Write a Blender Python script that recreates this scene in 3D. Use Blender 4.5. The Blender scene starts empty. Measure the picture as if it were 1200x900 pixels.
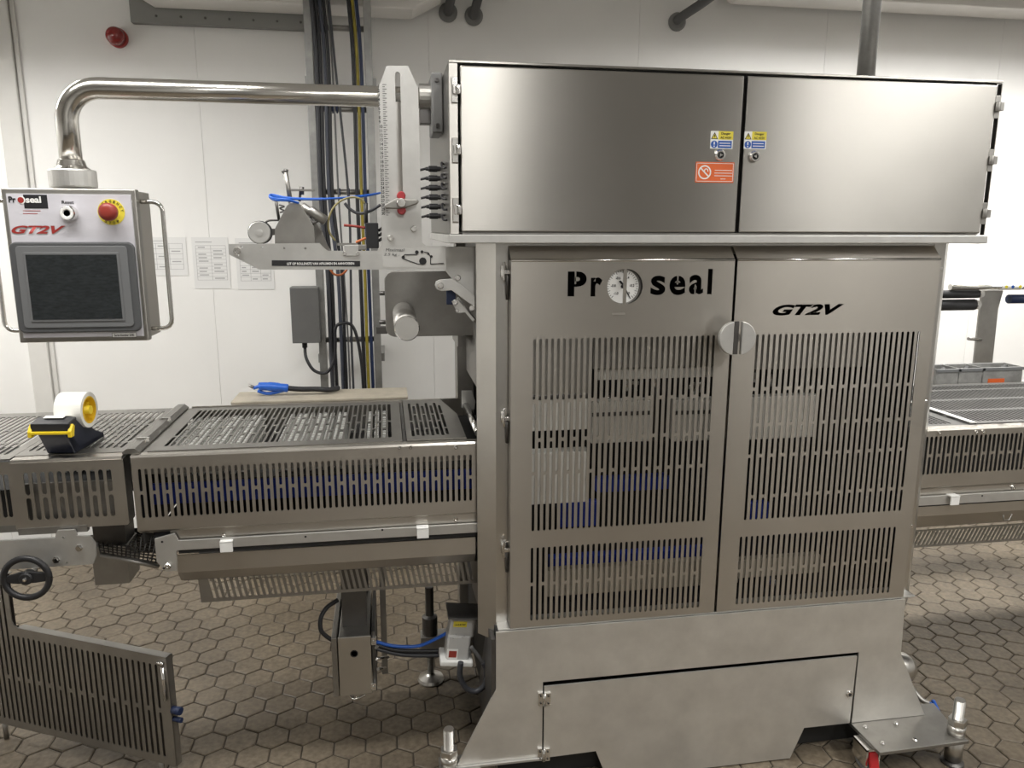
import bpy, bmesh, math, random
from mathutils import Vector, Matrix, geometry
random.seed(7)
sc = bpy.context.scene
col = sc.collection
PI = math.pi

# ------------------------------------------------------------------ camera
CAM = Vector((0.0, -2.0, 1.66))
PITCH, YAW, ROLL, FPX = math.radians(11.466), math.radians(9.355), math.radians(0.19), 900.0
FW = Vector((math.sin(YAW)*math.cos(PITCH), math.cos(YAW)*math.cos(PITCH), -math.sin(PITCH)))
RT0 = Vector((math.cos(YAW), -math.sin(YAW), 0)); UP0 = RT0.cross(FW)
RT = RT0*math.cos(ROLL) + UP0*math.sin(ROLL); UP = -RT0*math.sin(ROLL) + UP0*math.cos(ROLL)
cd = bpy.data.cameras.new('camera'); cam = bpy.data.objects.new('camera', cd); col.objects.link(cam)
cd.sensor_fit = 'HORIZONTAL'; cd.sensor_width = 36.0; cd.lens = 36.0*FPX/1200.0; cd.clip_start = 0.02
m = Matrix((RT, UP, -FW)).transposed().to_4x4(); m.translation = CAM
cam.matrix_world = m
sc.camera = cam

# ------------------------------------------------------------------ world, lights, exposure
w = bpy.data.worlds.new('room_world'); sc.world = w; w.use_nodes = True
w.node_tree.nodes['Background'].inputs[0].default_value = (0.75, 0.75, 0.72, 1)
w.node_tree.nodes['Background'].inputs[1].default_value = 0.15
sc.view_settings.view_transform = 'Standard'; sc.view_settings.look = 'None'
sc.view_settings.gamma = 1.0; sc.view_settings.use_curve_mapping = False
sc.view_settings.exposure = 0.12
# (x0, x1, y0, y1, z, watts): the ceiling's strip lamps, fixtures are built with the ceiling
LAMPS = [(-2.9, -1.3, 0.92, 1.08, 2.64, 44, 'behind the infeed belt'), (2.0, 4.4, 1.12, 1.28, 2.8, 88, 'behind the outfeed belt'),
         (-1.7, 0.1, -0.48, -0.28, 2.9, 34, 'over the front edge of the infeed belt'), (2.42, 2.62, -2.6, -0.5, 2.9, 52, 'in front of the right cabinet door'),
         (0.45, 0.65, -3.6, -1.9, 2.9, 32, 'added behind the photographer'), (4.2, 4.4, -3.4, -1.2, 2.9, 26, 'added along the right wall')]  # both unseen, added behind the camera for the steel to reflect

# ------------------------------------------------------------------ survey helpers (photo pixel + known plane -> point in the room)
def ray(px, py): return FW*FPX + RT*(px-600) + UP*(450-py)
def at(px, py, Y):
    d = ray(px, py); return CAM + d*((Y-CAM.y)/d.y)
def atz(px, py, Z):
    d = ray(px, py); return CAM + d*((Z-CAM.z)/d.z)

# ------------------------------------------------------------------ materials
MATS = {}
def mat(name, rgb, rough=0.5, metal=0.0, brush=None, noise=0.0, nscale=8.0, bump=0.0, bscale=60.0, emit=0.0, alpha=None, stretch=None, coat=0.0, rvar=0.0, trans=0.0, aniso=0.0):
    m = bpy.data.materials.new(name); m.use_nodes = True
    nt = m.node_tree; N = nt.nodes; L = nt.links; b = N['Principled BSDF']
    b.inputs['Base Color'].default_value = (*rgb, 1); b.inputs['Roughness'].default_value = rough
    b.inputs['Metallic'].default_value = metal
    if aniso:
        b.inputs['Anisotropic'].default_value = aniso
        tv = N.new('ShaderNodeCombineXYZ'); tv.inputs[2].default_value = 1.0; L.new(tv.outputs[0], b.inputs['Tangent'])
    if coat: b.inputs['Coat Weight'].default_value = coat
    if trans: b.inputs['Transmission Weight'].default_value = trans
    tc = N.new('ShaderNodeNewGeometry')
    if noise or rvar:
        mp = N.new('ShaderNodeMapping'); L.new(tc.outputs['Position'], mp.inputs[0])
        if stretch: mp.inputs['Scale'].default_value = stretch
        nz = N.new('ShaderNodeTexNoise'); nz.inputs['Scale'].default_value = nscale; nz.inputs['Detail'].default_value = 5; nz.inputs['Roughness'].default_value = 0.6
        L.new(mp.outputs[0], nz.inputs['Vector'])
        if noise:
            rp = N.new('ShaderNodeValToRGB')
            rp.color_ramp.elements[0].position = 0.3; rp.color_ramp.elements[1].position = 0.7
            rp.color_ramp.elements[0].color = (*[c*(1-noise) for c in rgb], 1); rp.color_ramp.elements[1].color = (*[min(1, c*(1+noise)) for c in rgb], 1)
            L.new(nz.outputs['Fac'], rp.inputs[0]); L.new(rp.outputs[0], b.inputs['Base Color'])
        if rvar:
            mr = N.new('ShaderNodeMapRange'); mr.inputs[3].default_value = rough-rvar; mr.inputs[4].default_value = rough+rvar
            mr.inputs[1].default_value = 0.3; mr.inputs[2].default_value = 0.7
            L.new(nz.outputs['Fac'], mr.inputs[0]); L.new(mr.outputs[0], b.inputs['Roughness'])
    if brush or bump:
        mp = N.new('ShaderNodeMapping'); L.new(tc.outputs['Position'], mp.inputs[0])
        mp.inputs['Scale'].default_value = brush if brush else (1, 1, 1)
        nz = N.new('ShaderNodeTexNoise'); nz.inputs['Scale'].default_value = 1.0 if brush else bscale; nz.inputs['Detail'].default_value = 3
        L.new(mp.outputs[0], nz.inputs['Vector'])
        bp = N.new('ShaderNodeBump'); bp.inputs['Strength'].default_value = bump; bp.inputs['Distance'].default_value = 0.002
        L.new(nz.outputs['Fac'], bp.inputs['Height']); L.new(bp.outputs[0], b.inputs['Normal'])
    if emit:
        b.inputs['Emission Color'].default_value = (*rgb, 1); b.inputs['Emission Strength'].default_value = emit
    MATS[name] = m
    return m
STEEL = (0.45, 0.436, 0.408)
mat('brushed_steel', STEEL, 0.34, 1, brush=(6, 6, 500), bump=0.06, noise=0.04, nscale=2.0, rvar=0.02, aniso=0.85)
mat('door_steel', (0.53, 0.502, 0.458), 0.34, 1, brush=(7, 7, 450), bump=0.05, noise=0.04, nscale=2.0, rvar=0.02, aniso=0.7)
mat('base_steel', (0.7, 0.685, 0.65), 0.46, 0.8, brush=(5, 5, 300), bump=0.12, noise=0.09, nscale=9.0, rvar=0.03)
mat('guard_steel', (0.54, 0.512, 0.468), 0.32, 1, brush=(10, 10, 300), bump=0.05, noise=0.04, nscale=4.0, rvar=0.02, aniso=0.6)
mat('frame_steel', (0.6, 0.585, 0.555), 0.3, 1, brush=(200, 200, 8), bump=0.1, noise=0.05, nscale=4)
mat('blasted_plate', (0.61, 0.605, 0.585), 0.5, 0.9, noise=0.06, nscale=18, bump=0.05, bscale=400)
mat('polished_tube', (0.66, 0.645, 0.61), 0.2, 1, brush=(4, 400, 400), bump=0.05, rvar=0.03, nscale=4)
mat('chrome', (0.75, 0.74, 0.72), 0.16, 1)
mat('mesh_steel', (0.13, 0.128, 0.122), 0.55, 0.8, noise=0.08)
mat('label_grey', (0.52, 0.515, 0.495), 0.5)
mat('bin_grey', (0.3, 0.3, 0.29), 0.3, noise=0.3, nscale=14)
mat('top_steel', (0.3, 0.29, 0.27), 0.4, 1, noise=0.08, nscale=8)
mat('dull_steel', (0.36, 0.35, 0.33), 0.45, 1, noise=0.12, nscale=10)
mat('dark_steel', (0.14, 0.135, 0.13), 0.45, 0.9, noise=0.15, nscale=10)
mat('galvanised', (0.34, 0.34, 0.33), 0.48, 0.9, noise=0.18, nscale=14)
mat('grey_paint', (0.15, 0.15, 0.147), 0.45, 0.3, noise=0.06)
mat('gasket', (0.02, 0.02, 0.02), 0.7)
mat('black_plastic', (0.018, 0.018, 0.02), 0.42)
mat('black_rubber', (0.014, 0.014, 0.016), 0.6)
mat('cable_grey', (0.045, 0.047, 0.055), 0.45)
mat('cable_dark', (0.014, 0.014, 0.017), 0.45)
mat('cable_slate', (0.055, 0.062, 0.085), 0.45)
mat('cable_light', (0.13, 0.13, 0.13), 0.5)
mat('cable_yellow', (0.3, 0.24, 0.025), 0.5, noise=0.2, nscale=20)
mat('cable_navy', (0.009, 0.02, 0.065), 0.45)
mat('hose_blue', (0.02, 0.12, 0.55), 0.35)
mat('wire_olive', (0.28, 0.24, 0.1), 0.5)
mat('wire_orange', (0.5, 0.14, 0.04), 0.5)
mat('wire_red', (0.28, 0.03, 0.02), 0.5)
mat('belt_blue', (0.012, 0.035, 0.28), 0.4, noise=0.25, nscale=30)
mat('link_white', (0.75, 0.75, 0.72), 0.45)
mat('white_plastic', (0.5, 0.5, 0.49), 0.4)
mat('pad_white', (0.8, 0.79, 0.74), 0.4, 0.1, noise=0.08, nscale=15)
mat('grey_plastic', (0.2, 0.205, 0.21), 0.5)
mat('bezel_grey', (0.085, 0.088, 0.092), 0.5)
mat('bezel_inner', (0.16, 0.165, 0.17), 0.5)
mat('screen_glass', (0.022, 0.026, 0.028), 0.22, noise=0.35, nscale=60, stretch=(1, 1, 3))
mat('panel_print', (0.7, 0.69, 0.74), 0.38, 0.15, noise=0.09, nscale=5, stretch=(1, 1, 3))
mat('ink_black', (0.012, 0.012, 0.014), 0.6)
mat('ink_white', (0.85, 0.85, 0.83), 0.6)
mat('ink_red', (0.34, 0.03, 0.025), 0.5)
mat('ink_grey', (0.42, 0.42, 0.42), 0.7)
mat('button_red', (0.3, 0.04, 0.028), 0.4)
mat('handle_red', (0.36, 0.035, 0.04), 0.4)
mat('beacon_red', (0.22, 0.012, 0.01), 0.22, coat=0.5)
mat('sign_yellow', (0.78, 0.66, 0.06), 0.5)
mat('pale_yellow', (0.75, 0.7, 0.35), 0.5)
mat('sign_blue', (0.02, 0.1, 0.42), 0.5)
mat('sign_orange', (0.75, 0.14, 0.03), 0.5)
mat('button_blue', (0.01, 0.02, 0.18), 0.3)
mat('tape_white', (0.86, 0.85, 0.8), 0.45)
mat('tape_core', (0.8, 0.52, 0.02), 0.5)
mat('tape_yellow', (0.85, 0.62, 0.02), 0.4)
mat('dispenser_navy', (0.012, 0.016, 0.032), 0.38)
mat('paper', (0.78, 0.78, 0.77), 0.7)
mat('wall_white', (0.87, 0.865, 0.845), 0.42, noise=0.03, nscale=1.5, bump=0.02, bscale=40)
mat('wall_seam', (0.84, 0.835, 0.81), 0.6)
mat('trim_white', (0.7, 0.69, 0.66), 0.5, noise=0.03)
mat('dimmed_wall', (0.5, 0.495, 0.48), 0.5, noise=0.04, nscale=1.5)  # unseen white walls, darkened in colour to dim their reflection in the steel
mat('door_grey', (0.16, 0.16, 0.155), 0.5)
mat('ceiling_white', (0.6, 0.59, 0.57), 0.6)
mat('cooler_white', (0.74, 0.72, 0.69), 0.45, noise=0.03)
mat('cooler_grey', (0.27, 0.27, 0.26), 0.5, 0.4)
mat('pipe_lag', (0.1, 0.1, 0.1), 0.6)
mat('pipe_collar', (0.2, 0.2, 0.195), 0.6)
mat('sill_beige', (0.4, 0.36, 0.29), 0.6, noise=0.15, nscale=12)
mat('clear_bin', (0.62, 0.63, 0.62), 0.25, trans=0.35)
mat('lamp_housing', (0.75, 0.75, 0.73), 0.5)
mat('lamp_diffuser', (1.0, 0.98, 0.945), 0.5, emit=3.0)
mat('gate_shade', (0.05, 0.042, 0.034), 0.6, 0.3)  # dark brown standing in for the shaded floor behind the gate
mat('interior_dark', (0.02, 0.02, 0.02), 0.6)  # near-black for enclosed parts, their shade put into the colour
mat('caster_red', (0.5, 0.02, 0.025), 0.4)
mat('grout', (0.058, 0.047, 0.034), 0.85, noise=0.25, nscale=20)
mat('concrete', (0.12, 0.1, 0.08), 0.9, noise=0.2, nscale=10)
def tile_material():
    m = mat('tile_brown', (0.3, 0.255, 0.19), 0.5, bump=0.35, bscale=90)
    nt = m.node_tree; N = nt.nodes; L = nt.links; b = N['Principled BSDF']
    g = N.new('ShaderNodeNewGeometry')
    n1 = N.new('ShaderNodeTexNoise'); n1.inputs['Scale'].default_value = 55; n1.inputs['Detail'].default_value = 6
    n2 = N.new('ShaderNodeTexNoise'); n2.inputs['Scale'].default_value = 2.6; n2.inputs['Detail'].default_value = 4
    L.new(g.outputs['Position'], n1.inputs['Vector']); L.new(g.outputs['Position'], n2.inputs['Vector'])
    r1 = N.new('ShaderNodeValToRGB'); r1.color_ramp.elements[0].position = 0.3; r1.color_ramp.elements[1].position = 0.72
    r1.color_ramp.elements[0].color = (0.118, 0.095, 0.067, 1); r1.color_ramp.elements[1].color = (0.215, 0.18, 0.133, 1)
    r2 = N.new('ShaderNodeValToRGB'); r2.color_ramp.elements[0].position = 0.35; r2.color_ramp.elements[1].position = 0.65
    r2.color_ramp.elements[0].color = (0.72, 0.7, 0.68, 1); r2.color_ramp.elements[1].color = (1.1, 1.08, 1.04, 1)
    mx = N.new('ShaderNodeMix'); mx.data_type = 'RGBA'; mx.blend_type = 'MULTIPLY'; mx.inputs[0].default_value = 1
    L.new(n1.outputs['Fac'], r1.inputs[0]); L.new(n2.outputs['Fac'], r2.inputs[0])
    L.new(r1.outputs[0], mx.inputs[6]); L.new(r2.outputs[0], mx.inputs[7]); L.new(mx.outputs[2], b.inputs['Base Color'])
tile_material()

# ------------------------------------------------------------------ object helpers
ORG = {}
def tag(o, label=None, cat=None, group=None, kind=None):
    if label: o['label'] = label
    if cat: o['category'] = cat
    if group: o['group'] = group
    if kind: o['kind'] = kind
    return o
def thing(name, label, cat, loc, group=None):
    o = bpy.data.objects.new(name, None); col.objects.link(o)
    o.location = loc; o.empty_display_size = 0.05; ORG[o] = Vector(loc)
    return tag(o, label, cat, group)
def link(name, me, material, parent):
    o = bpy.data.objects.new(name, me); col.objects.link(o)
    if material: me.materials.clear(); me.materials.append(MATS[material])
    org = ORG[parent] if parent else Vector((0, 0, 0))
    if parent: o.parent = parent; ORG[o] = org
    else:
        # origin at the base centre of a one-mesh thing
        xs = [v.co for v in me.vertices]
        org = Vector(((min(c.x for c in xs)+max(c.x for c in xs))/2, (min(c.y for c in xs)+max(c.y for c in xs))/2, min(c.z for c in xs)))
        o.location = org; ORG[o] = org
    me.transform(Matrix.Translation(-org))
    return o
def V(*a): return Vector(a)
class MB:
    def __init__(s): s.v = []; s.f = []; s.sm = []
    def add(s, vs, fs, smooth=False):
        b = len(s.v); s.v += [tuple(v) for v in vs]
        for f in fs: s.f.append([b+i for i in f]); s.sm.append(smooth)
        return s
    def box(s, x0, x1, y0, y1, z0, z1, M=None):
        vs = [V(x, y, z) for z in (z0, z1) for y in (y0, y1) for x in (x0, x1)]
        if M: vs = [M @ v for v in vs]
        return s.add(vs, [(0, 2, 3, 1), (4, 5, 7, 6), (0, 1, 5, 4), (2, 6, 7, 3), (0, 4, 6, 2), (1, 3, 7, 5)])
    def prism(s, poly, fn, a, b):
        """poly: 2D outline; fn(u, v, w) -> point; extruded from w=a to w=b"""
        n = len(poly)
        vs = [fn(u, v, a) for u, v in poly] + [fn(u, v, b) for u, v in poly]
        return s.add(vs, [list(range(n))[::-1], list(range(n, 2*n))] + [(i, (i+1) % n, n+(i+1) % n, n+i) for i in range(n)])
    def xz(s, poly, y0, y1): return s.prism(poly, lambda u, v, w: V(u, w, v), y0, y1)
    def yz(s, poly, x0, x1): return s.prism(poly, lambda u, v, w: V(w, u, v), x0, x1)
    def xy(s, poly, z0, z1): return s.prism(poly, lambda u, v, w: V(u, v, w), z0, z1)
    def cyl(s, p0, p1, r, n=20, r1=None, cap=True):
        return s.tube([p0, p1], [r, r if r1 is None else r1], n, cap)
    def tube(s, path, r, n=10, cap=True):
        path = [Vector(p) for p in path]
        rs = r if isinstance(r, (list, tuple)) else [r]*len(path)
        vs = []; fs = []; prev = None
        for i, p in enumerate(path):
            t = (path[min(i+1, len(path)-1)] - path[max(i-1, 0)]).normalized()
            if prev is None:
                a = Vector((0, 0, 1)) if abs(t.z) < 0.9 else Vector((1, 0, 0))
                u = t.cross(a).normalized()
            else: u = (prev - t*prev.dot(t)).normalized()
            prev = u; w_ = t.cross(u)
            for k in range(n):
                an = 2*PI*k/n; vs.append(p + (u*math.cos(an) + w_*math.sin(an))*rs[i])
        for i in range(len(path)-1):
            for k in range(n):
                k2 = (k+1) % n; fs.append((i*n+k, i*n+k2, (i+1)*n+k2, (i+1)*n+k))
        s.add(vs, fs, True)
        if cap:
            s.add(vs[:n], [list(range(n))[::-1]]); s.add(vs[-n:], [list(range(n))])
        return s
    def lathe(s, prof, o, axis='Z', n=28):
        """prof: (radius, height) pairs turned about an axis through o"""
        A = {'Z': (V(1, 0, 0), V(0, 1, 0), V(0, 0, 1)), 'Y': (V(1, 0, 0), V(0, 0, 1), V(0, -1, 0)), 'X': (V(0, 1, 0), V(0, 0, 1), V(1, 0, 0))}[axis]
        o = Vector(o); vs = []; fs = []
        for r, h in prof:
            for k in range(n):
                an = 2*PI*k/n; vs.append(o + A[0]*(r*math.cos(an)) + A[1]*(r*math.sin(an)) + A[2]*h)
        for i in range(len(prof)-1):
            for k in range(n):
                k2 = (k+1) % n; fs.append((i*n+k, i*n+k2, (i+1)*n+k2, (i+1)*n+k))
        s.add(vs, fs, False)
        s.add(vs[:n], [list(range(n))[::-1]]); s.add(vs[-n:], [list(range(n))])
        return s
    def build(s, name, material, parent=None, bevel=0.0, smooth=None, seg=2):
        me = bpy.data.meshes.new(name); me.from_pydata(s.v, [], s.f)
        for p, q in zip(me.polygons, s.sm): p.use_smooth = q if smooth is None else smooth
        bm = bmesh.new(); bm.from_mesh(me)
        bmesh.ops.remove_doubles(bm, verts=bm.verts, dist=1e-6)
        bmesh.ops.recalc_face_normals(bm, faces=bm.faces)
        bm.to_mesh(me); bm.free(); me.update()
        o = link(name, me, material, parent)
        if bevel:
            b = o.modifiers.new('edge', 'BEVEL'); b.width = bevel; b.segments = seg; b.limit_method = 'ANGLE'; b.angle_limit = math.radians(40)
        return o
def arc(cx, cz, r, a0, a1, n=8):
    return [(cx + r*math.cos(math.radians(a0+(a1-a0)*i/n)), cz + r*math.sin(math.radians(a0+(a1-a0)*i/n))) for i in range(n+1)]
def rrect(x0, x1, z0, z1, r, n=4):
    return arc(x1-r, z1-r, r, 0, 90, n) + arc(x0+r, z1-r, r, 90, 180, n) + arc(x0+r, z0+r, r, 180, 270, n) + arc(x1-r, z0+r, r, 270, 360, n)
def slot(x, z0, z1, wd):
    r = wd/2
    return arc(x, z1-r, r, 0, 180, 4) + arc(x, z0+r, r, 180, 360, 4)
def hslot(x0, x1, z, wd):
    r = wd/2
    return arc(x1-r, z, r, -90, 90, 4) + arc(x0+r, z, r, 90, 270, 4)
def smooth_path(pts, k=6):
    pts = [Vector(p) for p in pts]; out = []
    for i in range(len(pts)-1):
        p0 = pts[max(i-1, 0)]; p1 = pts[i]; p2 = pts[i+1]; p3 = pts[min(i+2, len(pts)-1)]
        for j in range(k):
            t = j/k
            out.append(0.5*((2*p1) + (p2-p0)*t + (2*p0-5*p1+4*p2-p3)*t*t + (3*p1-p0-3*p2+p3)*t**3))
    out.append(pts[-1]); return out
def sheet(name, outline, holes, t, origin, u, v, material, parent, bevel=0.0):
    """a flat sheet of thickness t with real holes; outline and holes are polygons in the (u, v) plane"""
    c = bpy.data.curves.new(name, 'CURVE'); c.dimensions = '2D'; c.fill_mode = 'BOTH'; c.extrude = t/2
    for poly in [outline] + holes:
        sp = c.splines.new('POLY'); sp.points.add(len(poly)-1); sp.use_cyclic_u = True
        for p, q in zip(sp.points, poly): p.co = (q[0], q[1], 0, 1)
    o = bpy.data.objects.new(name, c)
    col.objects.link(o); dg = bpy.context.evaluated_depsgraph_get()
    me = bpy.data.meshes.new_from_object(o.evaluated_get(dg)); col.objects.unlink(o); bpy.data.objects.remove(o)
    u = Vector(u).normalized(); v = Vector(v).normalized(); n = u.cross(v); org = Vector(origin)
    for q in me.vertices: q.co = org + u*q.co.x + v*q.co.y + n*q.co.z
    me.name = name
    for p in me.polygons: p.use_smooth = False
    return link(name, me, material, parent)
def text_curve(s, shear=0.0, bold=0.0):
    c = bpy.data.curves.new('lettering', 'FONT'); c.body = s; c.size = 1.0; c.shear = shear; c.offset = bold; c.resolution_u = 4
    return c
def text(s, p, width, height, material, parent, name='lettering', shear=0.0, bold=0.0, u=(1, 0, 0), v=(0, 0, 1), depth=0.0006, center=True):
    """flat lettering with its lower left (or centre) at p, fitted to width x height"""
    c = text_curve(s, shear, bold); c.extrude = 0.0
    o = bpy.data.objects.new('t', c); col.objects.link(o)
    dg = bpy.context.evaluated_depsgraph_get(); me = bpy.data.meshes.new_from_object(o.evaluated_get(dg)); col.objects.unlink(o); bpy.data.objects.remove(o)
    xs = [q.co.x for q in me.vertices]; ys = [q.co.y for q in me.vertices]
    x0, x1, y0, y1 = min(xs), max(xs), min(ys), max(ys)
    kx = width/(x1-x0); ky = height/(y1-y0)
    u = Vector(u).normalized(); v = Vector(v).normalized(); n = u.cross(v); p = Vector(p)
    for q in me.vertices:
        a = (q.co.x-x0)*kx; b = (q.co.y-y0)*ky
        if center: a -= width/2; b -= height/2
        q.co = p + u*a + v*b + n*depth
    me.name = name
    return link(name, me, material, parent)
def text_polys(s, x0, z0, width, height, shear=0.0, bold=0.0):
    """outlines of lettering for cutting: list of polygons fitted into a rectangle"""
    c = text_curve(s, shear, bold)
    o = bpy.data.objects.new('t', c); col.objects.link(o)
    dg = bpy.context.evaluated_depsgraph_get(); cu = o.evaluated_get(dg).to_curve(dg)
    polys = []
    for sp in cu.splines:
        pts = []
        if sp.type == 'BEZIER':
            bp = sp.bezier_points; n = len(bp)
            for i in range(n):
                a, b = bp[i], bp[(i+1) % n]
                seg = geometry.interpolate_bezier(a.co, a.handle_right, b.handle_left, b.co, 5)
                pts += [(q.x, q.y) for q in seg[:-1]]
        else: pts = [(q.co.x, q.co.y) for q in sp.points]
        out = []
        for q in pts:
            if not out or abs(q[0]-out[-1][0])+abs(q[1]-out[-1][1]) > 1e-4: out.append(q)
        polys.append(out)
    if bold:
        def area(p): return sum(p[i-1][0]*p[i][1]-p[i][0]*p[i-1][1] for i in range(len(p)))/2
        sg = 1 if area(max(polys, key=lambda p: abs(area(p)))) > 0 else -1
        thick = []
        for p in polys:
            n = len(p); out = []
            for i in range(n):
                a, b, c2 = Vector(p[i-1]), Vector(p[i]), Vector(p[(i+1) % n])
                d1 = (b-a).normalized(); d2 = (c2-b).normalized()
                n1 = Vector((d1.y, -d1.x)); n2 = Vector((d2.y, -d2.x)); nn = n1+n2
                k = 1/max(0.5, 1+n1.dot(n2))
                q = b+nn*k*bold*sg; out.append((q.x, q.y))
            thick.append(out)
        polys = thick
    col.objects.unlink(o); bpy.data.objects.remove(o)
    xs = [q[0] for p in polys for q in p]; ys = [q[1] for p in polys for q in p]
    kx = width/(max(xs)-min(xs)); ky = height/(max(ys)-min(ys)); ax = min(xs); ay = min(ys)
    return [[(x0+(q[0]-ax)*kx, z0+(q[1]-ay)*ky) for q in p] for p in polys]
def screw(p, r, parent, name='screw', material='chrome', dir_='Y'):
    o = MB().lathe([(r, 0), (r, r*0.5), (r*0.75, r*0.8), (r*0.45, r*0.8), (r*0.4, r*0.3)], p, dir_, 14).build(name, material, parent)
    return o

# ------------------------------------------------------------------ the room
WY = 2.3
FX0, FX1, FY0, CZ = -3.2, 5.4, -4.2, 3.1
floor = MB().box(FX0, FX1, FY0, WY+0.1, -0.06, -0.004).build('floor', 'grout'); tag(floor, kind='structure')
PX_, PY_ = 0.1017, 0.0909
def hexmesh():
    g = 0.0025; hx = PX_/2-g; hy = PY_*2/3-g
    pts = [(0, hy), (-hx, hy/2), (-hx, -hy/2), (0, -hy), (hx, -hy/2), (hx, hy/2)]
    k = 0.93
    vs = [V(x, y, -0.012) for x, y in pts] + [V(x, y, -0.002) for x, y in pts] + [V(x*k, y*k, 0) for x, y in pts]
    fs = [(i, (i+1) % 6, 6+(i+1) % 6, 6+i) for i in range(6)] + [(6+i, 6+(i+1) % 6, 12+(i+1) % 6, 12+i) for i in range(6)] + [tuple(range(12, 18))]
    return vs, fs
HV, HF = hexmesh()
tme = bpy.data.meshes.new('tile'); tme.from_pydata(HV, [], HF); tme.materials.append(MATS['tile_brown'])
def px_of(P):
    v = Vector(P)-CAM; d = v.dot(FW)
    return (600+FPX*v.dot(RT)/d, 450-FPX*v.dot(UP)/d, d) if d > 0.1 else (-999, -999, 99)
near = []; rest = []
for j in range(-32, 22):
    for i in range(-28, 50):
        x = -0.615 + PX_*(i + (0.5 if j % 2 else 0)); y = 0.3676 + PY_*j
        if not (FX0 < x < FX1 and -3.2 < y < WY-0.05): continue
        a, b, d = px_of((x, y, 0))
        vis = (-25 < a < 575 and 655 < b < 925) or (1050 < a < 1225 and 648 < b < 925)
        if vis and 20 < a < 190 and 770 < b < 880: vis = False
        (near if vis else rest).append((d, x, y))
near.sort(); rest += near[300:]; near = near[:300]
for d, x, y in near:
    o = bpy.data.objects.new('tile', tme); col.objects.link(o); o.parent = floor
    o.location = Vector((x, y, random.uniform(-0.0012, 0.0012))) - ORG[floor]
    o.rotation_euler = (random.uniform(-.006, .006), random.uniform(-.006, .006), 0)
tb = MB()
for d, x, y in rest:
    dz = random.uniform(-0.0012, 0.0012); tb.add([v+V(x, y, dz) for v in HV], HF)
me = bpy.data.meshes.new('tile_field'); me.from_pydata(tb.v, [], tb.f)
tag(link('tile_field', me, 'tile_brown', floor), kind='stuff')

wall = MB().box(FX0, FX1, WY, WY+0.1, 0, CZ).build('wall_back', 'wall_seam'); tag(wall, kind='structure')
seams = [FX0, -2.03, -0.9, 0.26, 1.4, 2.5, 3.62, FX1]
for a, b in zip(seams[:-1], seams[1:]):
    MB().box(a+0.0006, b-0.0006, WY-0.008, WY-0.0005, 0.0, CZ).build('wall_panel', 'wall_white', wall, bevel=0.0006)
tag(MB().box(FX0-0.1, FX0, FY0, WY, 0, CZ).build('wall_left', 'wall_white'), kind='structure')
tag(MB().box(FX1, FX1+0.1, FY0, WY, 0, CZ).build('wall_right', 'dimmed_wall'), kind='structure')
tag(MB().box(FX0, FX1, FY0-0.1, FY0, 0, CZ).build('wall_front', 'dimmed_wall'), kind='structure')
tag(MB().box(0.95, 2.6, FY0, FY0+0.05, 0, 2.3).build('reflection_door', 'door_grey', bevel=0.004), kind='structure')  # unseen dark door added for the cabinet steel to reflect
tag(MB().box(FX0, FX1, FY0, WY+0.1, CZ, CZ+0.1).build('ceiling', 'ceiling_white'), kind='structure')
x = at(33, 250, WY).x
tr = MB().box(x-0.065, x+0.03, WY-0.035, WY-0.008, 0, CZ).box(x+0.03, x+0.055, WY-0.02, WY-0.008, 0, CZ).build('trim_1', 'trim_white', bevel=0.006); tag(tr, kind='structure')

for x0, x1, y0, y1, z, watts, where in LAMPS:
    xm, ym = (x0+x1)/2, (y0+y1)/2
    t = thing('ceiling_lamp', 'long white strip lamp under the ceiling, '+where, 'lamp', (xm, ym, z), 'ceiling strip lamps')
    h = MB().box(x0-0.02, x1+0.02, y0-0.02, y1+0.02, z+0.03, z+0.1)
    for q in ((x0-0.02, x0-0.008, y0-0.02, y1+0.02), (x1+0.008, x1+0.02, y0-0.02, y1+0.02), (x0-0.008, x1+0.008, y0-0.02, y0-0.008), (x0-0.008, x1+0.008, y1+0.008, y1+0.02)): h.box(*q, z-0.012, z+0.03)
    h.build('housing', 'lamp_housing', t, bevel=0.003)
    MB().box(x0, x1, y0, y1, z+0.012, z+0.028).build('diffuser', 'lamp_diffuser', t)
    for f_ in (0.15, 0.85):
        px, py = (x0+(x1-x0)*f_, ym) if x1-x0 > y1-y0 else (xm, y0+(y1-y0)*f_)
        MB().cyl(V(px, py, z+0.1), V(px, py, CZ), 0.006, 8).build('hanger', 'dull_steel', t)
    ld = bpy.data.lights.new('strip', 'AREA'); ld.shape = 'RECTANGLE'; ld.size = x1-x0; ld.size_y = y1-y0; ld.energy = watts; ld.color = (1.0, 0.98, 0.945)
    lo = bpy.data.objects.new('strip_light', ld); col.objects.link(lo); lo.parent = t; lo.location = (0, 0, 0.008)

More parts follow.
